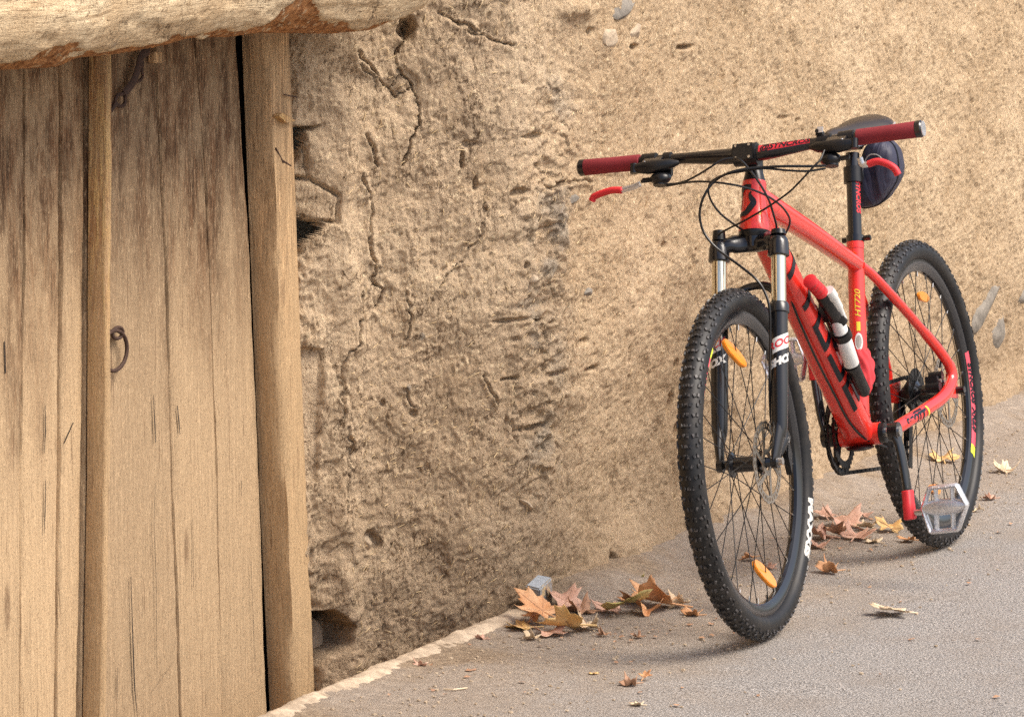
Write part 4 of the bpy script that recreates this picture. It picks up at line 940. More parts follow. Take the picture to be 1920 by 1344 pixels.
# --- wheels
def wheel(front):
    c = FA if front else RA; tf = (lambda p: sv_(p)) if front else (lambda p: p)
    off = V(c.x, 0, c.z)
    def place(m): return m.map(lambda p: tf(p+off))
    rim = MB().lathe([(.272, -.006), (.270, 0), (.272, .006), (.283, .0122), (.293, .0128), (.2975, .0125), (.2975, .0105), (.288, .0095), (.288, -.0095), (.2975, -.0105), (.2975, -.0125), (.293, -.0128), (.283, -.0122)], n=120)
    RIM = place(rim).build('wheel', M['gloss'], bike, smooth=35); RIM['label'] = 'front wheel' if front else 'rear wheel'
    ty = MB(); Rt, wt = .3395, .0238
    prof = []
    for k in range(18):
        a = math.pi*(-.69+1.38*k/17); prof.append((Rt-wt*1.02+wt*1.02*math.cos(a), wt*math.sin(a)))
    prof = [(.2965, -.0118)]+prof+[(.2965, .0118)]
    TY = place(ty.lathe(prof, n=160)).build('tyre', M['rubber'], RIM, smooth=60)
    kn = MB()
    def knob(th, y, sx, sy, h, rot=0, tilt=0):
        rr_ = Rt-wt*1.02+wt*1.02*math.sqrt(max(0, 1-(y/wt)**2)); al_ = math.asin(max(-1, min(1, y/wt)))
        n0 = V(math.cos(th)*math.cos(al_), math.sin(al_), math.sin(th)*math.cos(al_)); tv_ = V(-math.sin(th), 0, math.cos(th)); bv = n0.cross(tv_)
        t2 = tv_*math.cos(rot)+bv*math.sin(rot); b2 = bv*math.cos(rot)-tv_*math.sin(rot)
        p = V(math.cos(th)*rr_, y, math.sin(th)*rr_)
        vs = [p+t2*i*sx*q+b2*j*sy*q+n0*z for z, q in ((-.001, 1.12), (h, .9)) for i, j in ((-1, -1), (1, -1), (1, 1), (-1, 1))]
        kn.add(vs, [(4, 5, 6, 7), (0, 1, 5, 4), (1, 2, 6, 5), (2, 3, 7, 6), (3, 0, 4, 7)])
    NK = 108
    for i in range(NK):
        th = 2*math.pi*i/NK; h2 = math.pi/NK
        if i % 2:
            for y in (-.0035, .0035): knob(th, y, .0040, .0021, .0027)
            for s in (-1, 1): knob(th, .0135*s, .0034, .0024, .0028, .5*s)
        else:
            knob(th, 0, .0028, .0034, .0027)
            for s in (-1, 1): knob(th, .0085*s, .0038, .0022, .0027, -.35*s)
        for s in (-1, 1):
            knob(th+h2*.2, .0188*s, .0036, .0022, .0025)
            if i % 2 == 0: knob(th+h2, .0218*s, .0042, .0020, .0020)
    K = place(kn).build('tread_knobs', M['knob'], RIM, smooth=0); K['kind'] = 'stuff'
    # hub
    hw = .030 if front else .026
    hub = MB().sweep([V(0, -.048, 0), V(0, -.036, 0), V(0, -.034, 0), V(0, -.030, 0), V(0, -.026, 0), V(0, .020, 0), V(0, .024, 0), V(0, .028, 0), V(0, .032, 0), V(0, .048, 0)] if front else
                     [V(0, -.062, 0), V(0, -.050, 0), V(0, -.022, 0), V(0, -.019, 0), V(0, -.014, 0), V(0, .020, 0), V(0, .026, 0), V(0, .031, 0), V(0, .036, 0), V(0, .066, 0)],
                     [.008, .012, .025, .025, .0155, .0155, .022, .024, .012, .008] if front else [.010, .015, .028, .029, .019, .019, .026, .028, .014, .009], 24)
    place(hub).build('hub', M['gloss'], RIM)
    fy = (-.031, .026) if front else (-.0205, .029); fr2 = (.0225, .0215) if front else (.025, .025)
    NS = 32
    for i in range(NS):
        sd = i % 2; th = 2*math.pi*(i+.5)/NS+.04; dirn = 1 if (i//2) % 2 else -1
        thh = th+dirn*R(63); p = V(math.cos(thh)*fr2[sd], fy[sd], math.sin(thh)*fr2[sd]); q = V(math.cos(th)*.272, (-.002, .002)[sd], math.sin(th)*.272)
        MBs = MB().sweep([p, q], .00105, 5); place(MBs).build('spoke', M['cable'], RIM, smooth=60)
    nip = MB()
    for i in range(NS):
        th = 2*math.pi*(i+.5)/NS+.04; p = V(math.cos(th)*.260, 0, math.sin(th)*.260); q = V(math.cos(th)*.273, 0, math.sin(th)*.273); nip.cyl(p, q, .0019, n=6)
    o = place(nip).build('spoke_nipples', M['steel'], RIM); o['kind'] = 'stuff'
    # disc
    ry = .039 if front else .044
    rt = MB(); 
    nseg = 72
    for i in range(nseg):
        if i % 4 == 3: 
            rr0 = (.0670, .0710)
        a0, a1 = 2*math.pi*i/nseg, 2*math.pi*(i+1)/nseg
        bands = [(.0645, .0690), (.0755, .0800)] if i % 2 else [(.0645, .0800)]
        for r0, r1 in bands:
            P4 = [(r0, a0), (r1+(.0008 if i % 4 < 2 else -.0008), a0), (r1+(.0008 if i % 4 < 2 else -.0008), a1), (r0, a1)]
            rt.prism([V(r_*math.cos(a), ry-.0009, r_*math.sin(a)) for r_, a in P4], V(0, .0018, 0))
    for i in range(6):
        a = 2*math.pi*i/6; rt.prism([V(.022*math.cos(a-.25), ry-.0009, .022*math.sin(a-.25)), V(.066*math.cos(a+.42), ry-.0009, .066*math.sin(a+.42)), V(.066*math.cos(a+.58), ry-.0009, .066*math.sin(a+.58)), V(.022*math.cos(a+.2), ry-.0009, .022*math.sin(a+.2))], V(0, .0018, 0))
    rt.lathe([(.016, ry-.002), (.026, ry-.002), (.026, ry+.001), (.016, ry+.001)], n=30)
    place(rt).build('brake_disc', M['rotor'], RIM, smooth=30)
    # reflectors
    def refl(th, rr_, lx=.034, wd=.0115, ax_=None, tw=None):
        # an amber plate clipped along two spokes
        n0 = V(math.cos(th), 0, math.sin(th)); tv_ = V(-math.sin(th), 0, math.cos(th)); p = n0*rr_+V(0, .004, 0)
        if ax_ is not None: tv_ = ax_/lx; n0 = tw/wd
        no_ = tv_.cross(n0).normalized()
        b = MB(); vs = []; n_ = 20
        for z in (-1, 1):
            for k in range(n_):
                a = 2*math.pi*k/n_; vs.append(p+tv_*(lx*math.copysign(abs(math.cos(a))**.8, math.cos(a)))+n0*(wd*math.sin(a))+no_*(.004*z))
        b.add(vs, [tuple(range(n_))[::-1], tuple(range(n_, 2*n_))]+[(i, (i+1) % n_, n_+(i+1) % n_, n_+i) for i in range(n_)])
        RF = place(b).build('reflector', M['amber'], RIM, smooth=40, bevel=.0015)
    if front:
        refl(R(86), .218, ax_=V(-.018, .014, -.028), tw=V(.0175, .004, -.009)); refl(R(-92), .218, ax_=V(-.018, .014, -.028), tw=V(.0175, .004, -.009))
    else:
        refl(R(102), .215); refl(R(-78), .215)
    # print on rim and tyre, on the left face
    yl = .0128
    def rimf(th0, r0, yo): # x runs clockwise seen from the left
        return lambda x, y: tf(off+V(-math.sin(th0+x/r0)*(r0+y), yo, math.cos(th0+x/r0)*(r0+y)))
    def rface(th0, r0=.2865, lift=.0): 
        def f(x, y):
            r_ = r0+y; yy = float(np.interp(r_, [.272, .283, .293], [.006, .0122, .0128]))+.0006+lift; a = th0+x/r0
            return tf(off+V(-math.sin(a)*r_, yy, math.cos(a)*r_))
        return f
    # seen from the left the bike faces left: angle measured from the top, clockwise towards the rear
    Rg = RIM
    if front: spots = [(R(-58), .20), (R(62), .0)]
    else: spots = [(R(100), .22)]
    for th0, ln in spots:
        if ln <= 0: continue
        gv, gf = grid2d(ln, .0175, 40, 3)
        decal('band', (gv, gf), rface(th0), M['pink'], Rg)
        decal('lettering', text2d('SYNCROS  XR2.0', .021, .0012, .3, 1), rface(th0-.02, .2865, .0006), M['decal_black'], Rg)
        e = th0+ln/2/.2865
        decal('band', grid2d(.024, .0175, 4, 3, .4), rface(e+.042), M['lime'], Rg)
    if front:
        def tface(th0, r0=.3175):
            def f(x, y):
                r_ = r0+y; k = (r_-(Rt-wt*1.02))/(wt*1.02); yy = wt*math.sqrt(max(0, 1-k*k))+.0006; a = th0+x/r0
                return tf(off+V(-math.sin(a)*r_, yy, math.cos(a)*r_))
            return f
        decal('lettering', text2d('MAXXIS', .0225, .0016, 0, 1), (lambda g_: (lambda x, y: g_(x*1.6, y*.98)))(tface(R(123), .3090)), M['tyretext'], Rg)
    return RIM
FW = wheel(True); RW = wheel(False)
# cassette, axle ends
cs_ = MB()
for i, r_ in enumerate([.018, .021, .025, .029, .034, .039, .044, .050, .058]):
    y = -.054+i*.0039; cs_.lathe([(.012, y-.0008), (r_, y-.0008), (r_, y+.0008), (.012, y+.0008)], c=RA, n=36)
cs_.build('cassette', M['black'], bike, smooth=30)
MB().cyl(RA+YV*.064, RA+YV*.088, .0080, n=12).build('axle_nut', M['gloss'], bike, smooth=30)
MB().cyl(RA-YV*.062, RA-YV*.080, .0075, n=12).build('axle_nut', M['gloss'], bike, smooth=30)
MB().cyl(FA+YV*.060, FA+YV*.072, .0075, n=12).map(sv_).build('axle_nut', M['steel'], bike)
# brake calipers
c = FA-PE*.058+AX*.055+YV*.046; m = MB().box(c, V(.010, 0, .012), V(0, .014, 0), V(-.018, 0, .014)).box(c+V(-.004, .010, -.030), V(.006, 0, .02), V(0, .006, 0), V(-.008, 0, .02)).sweep([FA-PE*.03+AX*.02+YV*.052, c+YV*.008, c+V(-.010, .004, .045)], [(.007, .010), (.011, .014), (.005, .006)], 10)
CL = m.map(sv_).build('brake_caliper', M['black'], bike, bevel=.001)
MB().cyl(c+YV*.012, c+YV*.018, .006, n=10).map(sv_).build('bolt', M['steel'], CL)
c = loc(1752, 722, Y=.050); m = MB().box(c, V(.022, 0, .004), V(0, .014, 0), V(-.004, 0, .018)).cyl(c+V(-.010, -.012, .018), c+V(-.010, .018, .018), .011, n=14).cyl(c+V(.014, -.012, -.004), c+V(.014, .018, -.004), .013, n=14)
CR2 = m.build('brake_caliper', M['black'], bike, bevel=.001)
for q in (V(-.012, .016, .004), V(.012, .016, .010)): MB().cyl(c+q, c+q+YV*.005, .004, n=8).build('bolt', M['steel'], CR2)
# --- drivetrain
cr_ = MB(); RC = BB-YV*.052
for rr_, y in ((.078, -.050), (.066, -.058) if False else (.064, -.042)):
    for i in range(38 if rr_ > .07 else 30):
        nT = 38 if rr_ > .07 else 30; a = 2*math.pi*i/nT; a1 = 2*math.pi*(i+1)/nT; am = (a+a1)/2
        P5 = [(rr_-.012, a), (rr_, a), (rr_+.0045, am-.02), (rr_+.0045, am+.02), (rr_, a1), (rr_-.012, a1)]
        cr_.prism([V(BB.x+r_*math.cos(t), y, BB.z+r_*math.sin(t)) for r_, t in P5], V(0, .0022, 0))
for i in range(4):
    a = math.pi/2*i+.5; cr_.sweep([RC, RC+V(.066*math.cos(a), 0, .066*math.sin(a))], [(.010, .005), (.007, .004)], 10)
cr_.lathe([(.010, -.068), (.020, -.066), (.022, -.048), (.010, -.046)], c=(BB.x, 0, BB.z), n=24)
CK = cr_.build('chainring', M['black'], bike, smooth=30)
MB().cyl(BB-YV*.070, BB+YV*.088, .0115, n=20).build('crank_axle', M['steel'], bike)
MB().ringed(BB+YV*.0445, BB+YV*.055, [(0, .0225), (1, .0215)], 24).build('bearing_cup', M['black'], bike)
PL = loc(1712, 957, Y=.098); CD = (PL-(BB+YV*.080)); CDn = V(CD.x, 0, CD.z).normalized()*.172
for s in (1, -1):
    a = BB+YV*(.074*s); b = BB+CDn*s+YV*(.090*s)
    arm = MB().sweep(spline([a, a.lerp(b, .25)+YV*.006*s, a.lerp(b, .7)+YV*.005*s, b], 5), [(.0095, .0185)]*3+[(.0085, .0155)]*8+[(.0080, .0135)]*5, 14, up=(1, 0, 0)).cyl(a-YV*.010*s, a+YV*.011*s, .0205, n=20)
    CA = arm.build('crank_arm', M['gloss'], bike, smooth=45)
    MB().cyl(a+YV*.009*s, a+YV*.0125*s, .010, n=14).build('crank_bolt', M['black'], CA)
    d0 = CDn.normalized()*s; e0_ = b-d0*.046
    MB().sweep([e0_-d0*.002, e0_, b-d0*.020, b-d0*.019, b+d0*.012, b+d0*.014], [(.0100, .0150), (.0112, .0170), (.0108, .0165), (.0116, .0172), (.0116, .0170), (.009, .014)], 16, up=(1, 0, 0), power=.7).build('rubber_boot', M['redplastic'], CA, smooth=45)
    # platform pedal: cage seen almost face on
    pc = b+YV*(.064*s); pd_ = MB()
    if s > 0:
        cage = [loc(u, v, X=pc.x+.004) for u, v in [(1731, 953), (1743, 915), (1794, 909), (1813, 946), (1797, 992), (1746, 997)]]
    else:
        cage = [pc+V(0, y, z) for y, z in [(.046, 0), (.036, .042), (-.030, .044), (-.050, .004), (-.036, -.044), (.034, -.044)]]
    nrm_ = V(1, 0, 0)
    pd_.sweep([cage[i].lerp(cage[(i+1) % 6], t) for i in range(6) for t in (0.03, .5, .97)], [(.0052, .0105)]*18, 8, up=(1, 0, 0), closed=True)
    mid = lambda i, j: (cage[i]+cage[j])/2
    body = (mid(0, 3)); pd_.sweep([cage[0]+(cage[3]-cage[0])*.02, cage[0].lerp(cage[3], .3), cage[0].lerp(cage[3], .75), cage[3]], [(.010, .011), (.018, .013), (.016, .013), (.008, .009)], 14, up=(1, 0, 0))
    up1 = cage[1].lerp(cage[2], .12), cage[1].lerp(cage[2], .88)
    for k in (.22, .82):
        pd_.sweep([cage[1].lerp(cage[2], k), cage[5].lerp(cage[4], k)], [(.005, .008)]*2, 8, up=(1, 0, 0))
    for i in range(6):
        for t in (.15, .38, .62, .85): q = cage[i].lerp(cage[(i+1) % 6], t); pd_.cyl(q+V(.008, 0, 0), q+V(.0125, 0, 0), .0018, n=6)
    PD = pd_.build('pedal', M['alu'], bike, smooth=40)
    MB().cyl(b-YV*.004*s, pc-YV*.030*s, .0065, n=12).build('pedal_axle', M['steel'], PD)
# chain
RD = V(.022, -.050, .262); RD2 = V(.052, -.048, .205)
def arc(c, r_, a0, a1, n, y): return [V(c.x+r_*math.cos(a), y, c.z+r_*math.sin(a)) for a in np.linspace(a0, a1, n)]
loop = arc(BB, .078, R(-80), R(95), 18, -.049) + arc(RA, .040, R(100), R(235), 12, -.046) + [V(RD.x+.012, -.047, RD.z+.004), V(RD.x+.004, -.047, RD.z-.014), V(RD2.x-.012, -.047, RD2.z-.004), V(RD2.x, -.047, RD2.z-.013), V(RD2.x+.012, -.047, RD2.z-.008)]
dense = []
for i in range(len(loop)):
    a, b = loop[i], loop[(i+1) % len(loop)]; nn_ = max(1, int((b-a).length/.0125)); dense += [a.lerp(b, k/nn_) for k in range(nn_)]
ch = MB()
for i in range(len(dense)):
    a, b = dense[i], dense[(i+1) % len(dense)]; w_ = .0036 if i % 2 else .0026
    t_ = (b-a).normalized(); n_q = t_.cross(YV)
    for sy in (-1, 1): ch.box((a+b)/2+YV*w_*sy, (b-a)*.62, YV*.0006, n_q*.0040)
    ch.cyl(a-YV*.0035, a+YV*.0035, .0030, n=6)
o = ch.build('chain', M['black'], bike, smooth=0); o['kind'] = 'stuff'
# rear derailleur
dr = MB(); dr.sweep([RA+V(.0, -.066, -.012), RA+V(.004, -.070, -.045), RD+V(0, -.012, .02)], [(.010, .012), (.016, .016), (.013, .014)], 12)
for q in (RD, RD2): dr.lathe([(.004, -.003), (.0155, -.003), (.0155, .001), (.004, .001)], c=(q.x, -.046, q.z), n=22)
for y in (-.040, -.053): dr.sweep([V(RD.x-.004, y, RD.z+.016), V(RD2.x+.004, y, RD2.z-.016)], [(.0012, .012)]*2, 8, up=(1, 0, 0))
dr.build('rear_derailleur', M['black'], bike, smooth=35)
MB().sweep([loc(1590, 815, Y=-.045), loc(1578, 785, Y=-.05), loc(1600, 770, Y=-.04)], [(.010, .012), (.006, .014), (.006, .008)], 10).build('front_derailleur', M['black'], bike)
# --- cables and hoses
def cab(pts, r_=.0022, name='cable'):
    q = [loc(u, v, X=x) for u, v, x in pts]; MB().sweep(spline(q, 6), r_, 7).build(name, M['cable'], bike)
cab([(1248, 346, .96), (1275, 343, .96), (1300, 333, .98), (1330, 315, 1.0), (1352, 301, .99), (1375, 297, .98), (1392, 303, .985), (1418, 335, .98), (1440, 372, .97), (1451, 405, .955), (1456, 428, .94), (1450, 445, .92)])
cab([(1250, 349, .96), (1290, 342, .98), (1325, 341, 1.0), (1370, 346, 1.0), (1405, 354, .98), (1437, 367, .95), (1462, 384, .90), (1477, 402, .86), (1481, 416, .84), (1477, 430, .84), (1470, 442, .84)])
cab([(1548, 311, .96), (1512, 312, .98), (1470, 312, .995), (1430, 314, 1.0), (1398, 317, 1.01), (1368, 324, 1.02), (1340, 340, 1.02), (1320, 368, 1.03), (1312, 400, 1.03), (1318, 432, 1.03), (1336, 458, 1.03), (1362, 480, 1.03), (1392, 502, 1.04), (1418, 524, 1.05), (1434, 548, 1.05), (1443, 580, 1.055), (1444, 640, 1.06), (1443, 720, 1.07), (1446, 790, 1.08), (1456, 830, 1.08)], .0026, 'brake_hose')
cab([(1548, 316, .96), (1515, 321, .98), (1480, 320, .99), (1430, 316, 1.0), (1395, 321, 1.005), (1362, 327, 1.01), (1338, 338, 1.01), (1328, 355, 1.01), (1334, 378, 1.0), (1352, 402, .99), (1378, 422, .97), (1392, 431, .95)], .0022)
cab([(1546, 282, .95), (1538, 300, .97), (1526, 312, .98), (1508, 332, .985), (1480, 360, .985), (1445, 385, .985), (1415, 403, .985), (1388, 418, .985), (1362, 431, .98), (1347, 441, .97), (1345, 455, .955)], .0020)
# cables clipped under the down tube and along the top tube
MB().sweep(spline([loc(1478, 548, Y=.004), loc(1498, 600, Y=.004), loc(1530, 672, Y=.004), loc(1566, 742, Y=.004), loc(1592, 790, Y=.006), loc(1622, 822, Y=.02), loc(1662, 838, Y=.03)], 8), .0026, 7).build('cable', M['cable'], bike)
MB().sweep(spline([loc(1470, 398, Y=.002), loc(1510, 426, Y=.006), loc(1560, 455, Y=.008), loc(1592, 474, Y=.010)], 6), .0026, 7).build('cable', M['cable'], bike)
MB().sweep(spline([loc(1654, 527, Y=.030), loc(1664, 540, Y=.034), loc(1690, 566, Y=.044), loc(1742, 622, Y=.06), loc(1766, 652, Y=.066), loc(1762, 690, Y=.058)], 6), .0024, 7).build('brake_hose', M['cable'], bike)
# bottle-cage style holder on the down tube
hd = MB()
for (u, v) in ((1548, 585), (1566, 640), (1590, 700)): hd.box(loc(u, v, Y=.030), V(.010, 0, .006), V(0, .012, 0), V(-.008, 0, .016))
hd.sweep([loc(1545, 572, Y=.020), loc(1600, 715, Y=.020)], [(.010, .008)]*2, 10)
hd.build('pump_bracket', M['black'], bike, smooth=35, bevel=.001)['kind'] = 'stuff'
m = MB().blob(BB+V(.015, .0, -.026), (.03, .03, .006), 8, 14); m.build('cable_guide', M['black'], bike)

# --- things carried by the bike
pm = empty('hand_pump', 'white and black hand pump with a red ribbed end strapped inside the bicycle frame', 'pump', M=BIKE_M)
def PT(u, v, y=.052): return loc(u, v, Y=y)
MB().ringed(PT(1562, 575), PT(1597, 684), [(0, .0135), (.02, .0150), (.40, .0150), (.42, .0165), (.98, .0165), (1, .015)], 24).build('barrel', M['white'], pm)
MB().ringed(PT(1518, 526), PT(1540, 549), [(0, .010), (.04, .0150), (.18, .0135), (.20, .0105), (.26, .0105), (.28, .0140), (.42, .0140), (.44, .0112), (.50, .0112), (.52, .0144), (.68, .0144), (.70, .0116), (.76, .0116), (.78, .0148), (1, .0145)], 24).build('ribbed_end', M['redplastic'], pm)
MB().ringed(PT(1540, 549), PT(1568, 597), [(0, .0130), (.06, .0155), (.9, .0150), (1, .012)], 20).build('handle_sleeve', M['black'], pm)
MB().sweep(spline([PT(1553, 544, .066), PT(1561, 556, .068), PT(1572, 576, .066), PT(1582, 600, .062)], 5), [(.012, .012)]*6+[(.010, .010)]*5+[(.008, .007)]*5, 14).build('head', M['white'], pm)
for u, v, u2, v2, r_ in [(1567, 588, 1574, 606, .0185), (1576, 621, 1582, 634, .0195)]: MB().cyl(PT(u, v), PT(u2, v2), r_, n=22).build('strap', M['black'], pm, bevel=.002)
MB().ringed(PT(1597, 684), PT(1622, 738), [(0, .0165), (.10, .0165), (.12, .015), (.9, .014), (1, .010)], 22).build('foot_sleeve', M['black'], pm)
# red cloth tied round the foot of the seat tube
ct = MB(); c0 = BB.lerp(ST, .44); c1 = BB.lerp(ST, .20); n1, n2 = 26, 40; vs = []
for i in range(n1+1):
    t = i/n1
    for k in range(n2):
        a = 2*math.pi*k/n2; r_ = .0205+.0045*math.sin(math.pi*min(1, t*1.15))+.0026*math.sin(a*5+t*9+math.sin(t*7))+.0018*math.sin(a*9-t*14); r_ *= (1 if t < .93 else 1-(t-.93)*4)
        ctr = c0.lerp(c1, t)+V(.0, .006*math.sin(math.pi*t), 0); vs.append(ctr+V(r_*math.cos(a), r_*math.sin(a), .004*math.sin(a*3)))
ct.add(vs, [(i*n2+k, i*n2+(k+1) % n2, (i+1)*n2+(k+1) % n2, (i+1)*n2+k) for i in range(n1) for k in range(n2)]+[tuple(range(n2))[::-1], tuple(n1*n2+k for k in range(n2))])
o = ct.build('red_cloth', M['clothred'], None, smooth=80); o.matrix_world = BIKE_M; tag(o, 'crumpled red cloth wrapped round the foot of the seat tube', 'cloth')
# saddle bag
bg_ = empty('saddle_bag', 'dark navy nylon bag strapped under the bicycle saddle', 'bag', M=BIKE_M)
ol = [(1612, 350), (1616, 310), (1626, 278), (1640, 262), (1662, 262), (1678, 276), (1684, 300), (1685, 322), (1681, 340), (1668, 362), (1655, 378), (1640, 386), (1618, 389), (1612, 376)]
XB = SP.x-.055; oo = [loc(u, v, X=XB) for u, v in ol]; oo = spline(oo+[oo[0]], 3)[:-1]; cc_ = sum(oo, Vector())/len(oo); n2 = len(oo); vs = []; lay = [(.055, .55), (.052, .78), (.042, .93), (.020, 1.0), (-.02, 1.0), (-.05, .96), (-.075, .86), (-.088, .70), (-.092, .4)]
for dx, k in lay:
    for j, p in enumerate(oo):
        q = cc_+(p-cc_)*(k+.018*math.sin(j*1.9+dx*60)+.02*math.sin(j*.7-dx*90)); vs.append(V(XB+dx*.8, q.y, q.z))
nl = len(lay); m = MB().add(vs, [(i*n2+k, i*n2+(k+1) % n2, (i+1)*n2+(k+1) % n2, (i+1)*n2+k) for i in range(nl-1) for k in range(n2)]+[tuple(range(n2))[::-1], tuple((nl-1)*n2+k for k in range(n2))])
bd = m.build('bag_body', M['navy'], bg_, smooth=80)
sub = bd.modifiers.new('s', 'SUBSURF'); sub.levels = 1; sub.render_levels = 1
zp = [cc_+(p-cc_)*1.012 for p in oo]; MB().sweep([V(XB+.001, p.y, p.z) for p in zp], .0018, 6, closed=True).build('piping', M['black'], bg_)
MB().sweep(spline([V(XB+.043, p.y, p.z) for p in [cc_+(oo[j]-cc_)*.6 for j in range(3, 16)]], 3), .0016, 6).build('zip', M['grey'], bg_)
MB().sweep([SPS+V(-.012, 0, -.004), V(XB+.04, cc_.y*.4, SPS.z-.002)], [(.004, .014)]*2, 8, up=(0, 0, 1)).build('strap', M['black'], bg_)

# ------------------------------------------------------------------ fallen leaves
LM = [leaf_mat('leaf_orange', (.56, .27, .12), (.66, .38, .20), (.22, .08, .03)), leaf_mat('leaf_pinkish', (.54, .31, .22), (.64, .41, .30), (.25, .10, .07)), leaf_mat('leaf_golden', (.66, .40, .14), (.72, .50, .24), (.34, .15, .05)),
      leaf_mat('leaf_green_yellow', (.42, .38, .12), (.66, .52, .22), (.22, .20, .06)), leaf_mat('leaf_beige', (.66, .50, .32), (.74, .60, .42), (.40, .25, .14)), leaf_mat('leaf_brown', (.36, .20, .12), (.50, .30, .18), (.12, .05, .03))]
lobes = [(0, 1.0), (.18, .76), (.30, .78), (.52, .50), (.74, .66), (.98, .95), (1.16, .74), (1.30, .76), (1.54, .46), (1.82, .58), (2.10, .78), (2.30, .56), (2.6, .40), (math.pi, .22)]
def leaf(label, u, v, size, mi, yaw=0, tilt=0, roll=0, curl=.6, name='fallen_leaf', lift=.0, group='fallen plane leaves', seed=0, z0=0.0):
    rr_ = random.Random(seed*31+int(u)); out = [(a, r_*rr_.uniform(.88, 1.1)) for a, r_ in lobes]; outl = [(-a, r_*rr_.uniform(.88, 1.1)) for a, r_ in lobes[1:-1]][::-1]
    ol_ = out+outl; n = len(ol_); rings = [.0, .3, .58, .8, 1.0]; vs = [V(0, 0, 0)]; ph = [rr_.uniform(0, 6.28) for _ in range(4)]
    # finer edge
    fine = []
    for i in range(n):
        a, r_ = ol_[i]; b, q = ol_[(i+1) % n]; b = b if b > a-4 else b
        P0 = V(r_*math.sin(a), r_*math.cos(a), 0); P1 = V(q*math.sin(b), q*math.cos(b), 0)
        fine += [P0, P0.lerp(P1, .5)*rr_.uniform(.93, 1.04)]
    n = len(fine)
    for k in rings[1:]: vs += [p*k for p in fine]
    fs = [(0, 1+i, 1+(i+1) % n) for i in range(n)]
    for k in range(len(rings)-2): fs += [(1+k*n+i, 1+k*n+(i+1) % n, 1+(k+1)*n+(i+1) % n, 1+(k+1)*n+i) for i in range(n)]
    c1_, c2_ = rr_.uniform(-1, 1)*curl, rr_.uniform(.4, 1)*curl
    def bend(p):
        r_ = p.length; a = math.atan2(p.x, p.y)
        z = c2_*(.75*p.x*p.x+.45*p.y*p.y*abs(c1_))+curl*.20*r_*math.sin(3*a+ph[0])+.10*r_*r_*math.sin(5*a+ph[1])*curl+.03*math.sin(9*p.x+ph[2])*curl
        vein = .035*abs(math.sin(a*2.9))*r_
        k = 1-.22*curl*abs(p.x)
        return V(p.x*k, p.y*(1-.1*curl), z+vein)*(size*.5)
    size *= 1.22; curl = curl*1.05+.12
    m = MB().add([bend(p) for p in vs], fs)
    stem = [bend(V(0, -.2*t, 0))+V(size*.03*t*t, -size*.06*t*t, size*.01*t) for t in (0, .5, 1, 1.4, 1.8)]
    m.sweep(stem, size*.008+.0003, 5)
    if tilt < -.15: tilt = -tilt*.55; yaw = (yaw-1.6)*.8
    rot = Matrix.Rotation(yaw, 4, 'Z') @ Matrix.Rotation(tilt, 4, 'X') @ Matrix.Rotation(roll, 4, 'Y')
    q = [rot @ Vector(p) for p in m.v]; mn = min(p.z for p in q)
    m.v = [tuple(p) for p in m.v]
    o = m.build(name, LM[mi], None, smooth=60, recalc=False)
    if size > .075:
        vm = MB()
        for va, vl in ((0, .92), (.98, .85), (-.98, .85), (2.05, .6), (-2.05, .6)):
            vm.sweep([bend(V(math.sin(va)*vl*t, math.cos(va)*vl*t, 0))+V(0, 0, .0004) for t in (0, .25, .5, .75, 1)], [.0008, .0007, .0006, .0004, .0002], 4)
        vo = vm.build('veins', LM[5], o, smooth=0); vo['kind'] = 'stuff'
    sol = o.modifiers.new('thickness', 'SOLIDIFY'); sol.thickness = .0005
    g_ = on_ground(u, v, z0); o.matrix_world = Matrix.Translation(g_+V(0, 0, -mn+.0015+lift)) @ rot
    return tag(o, label, 'leaf', group)
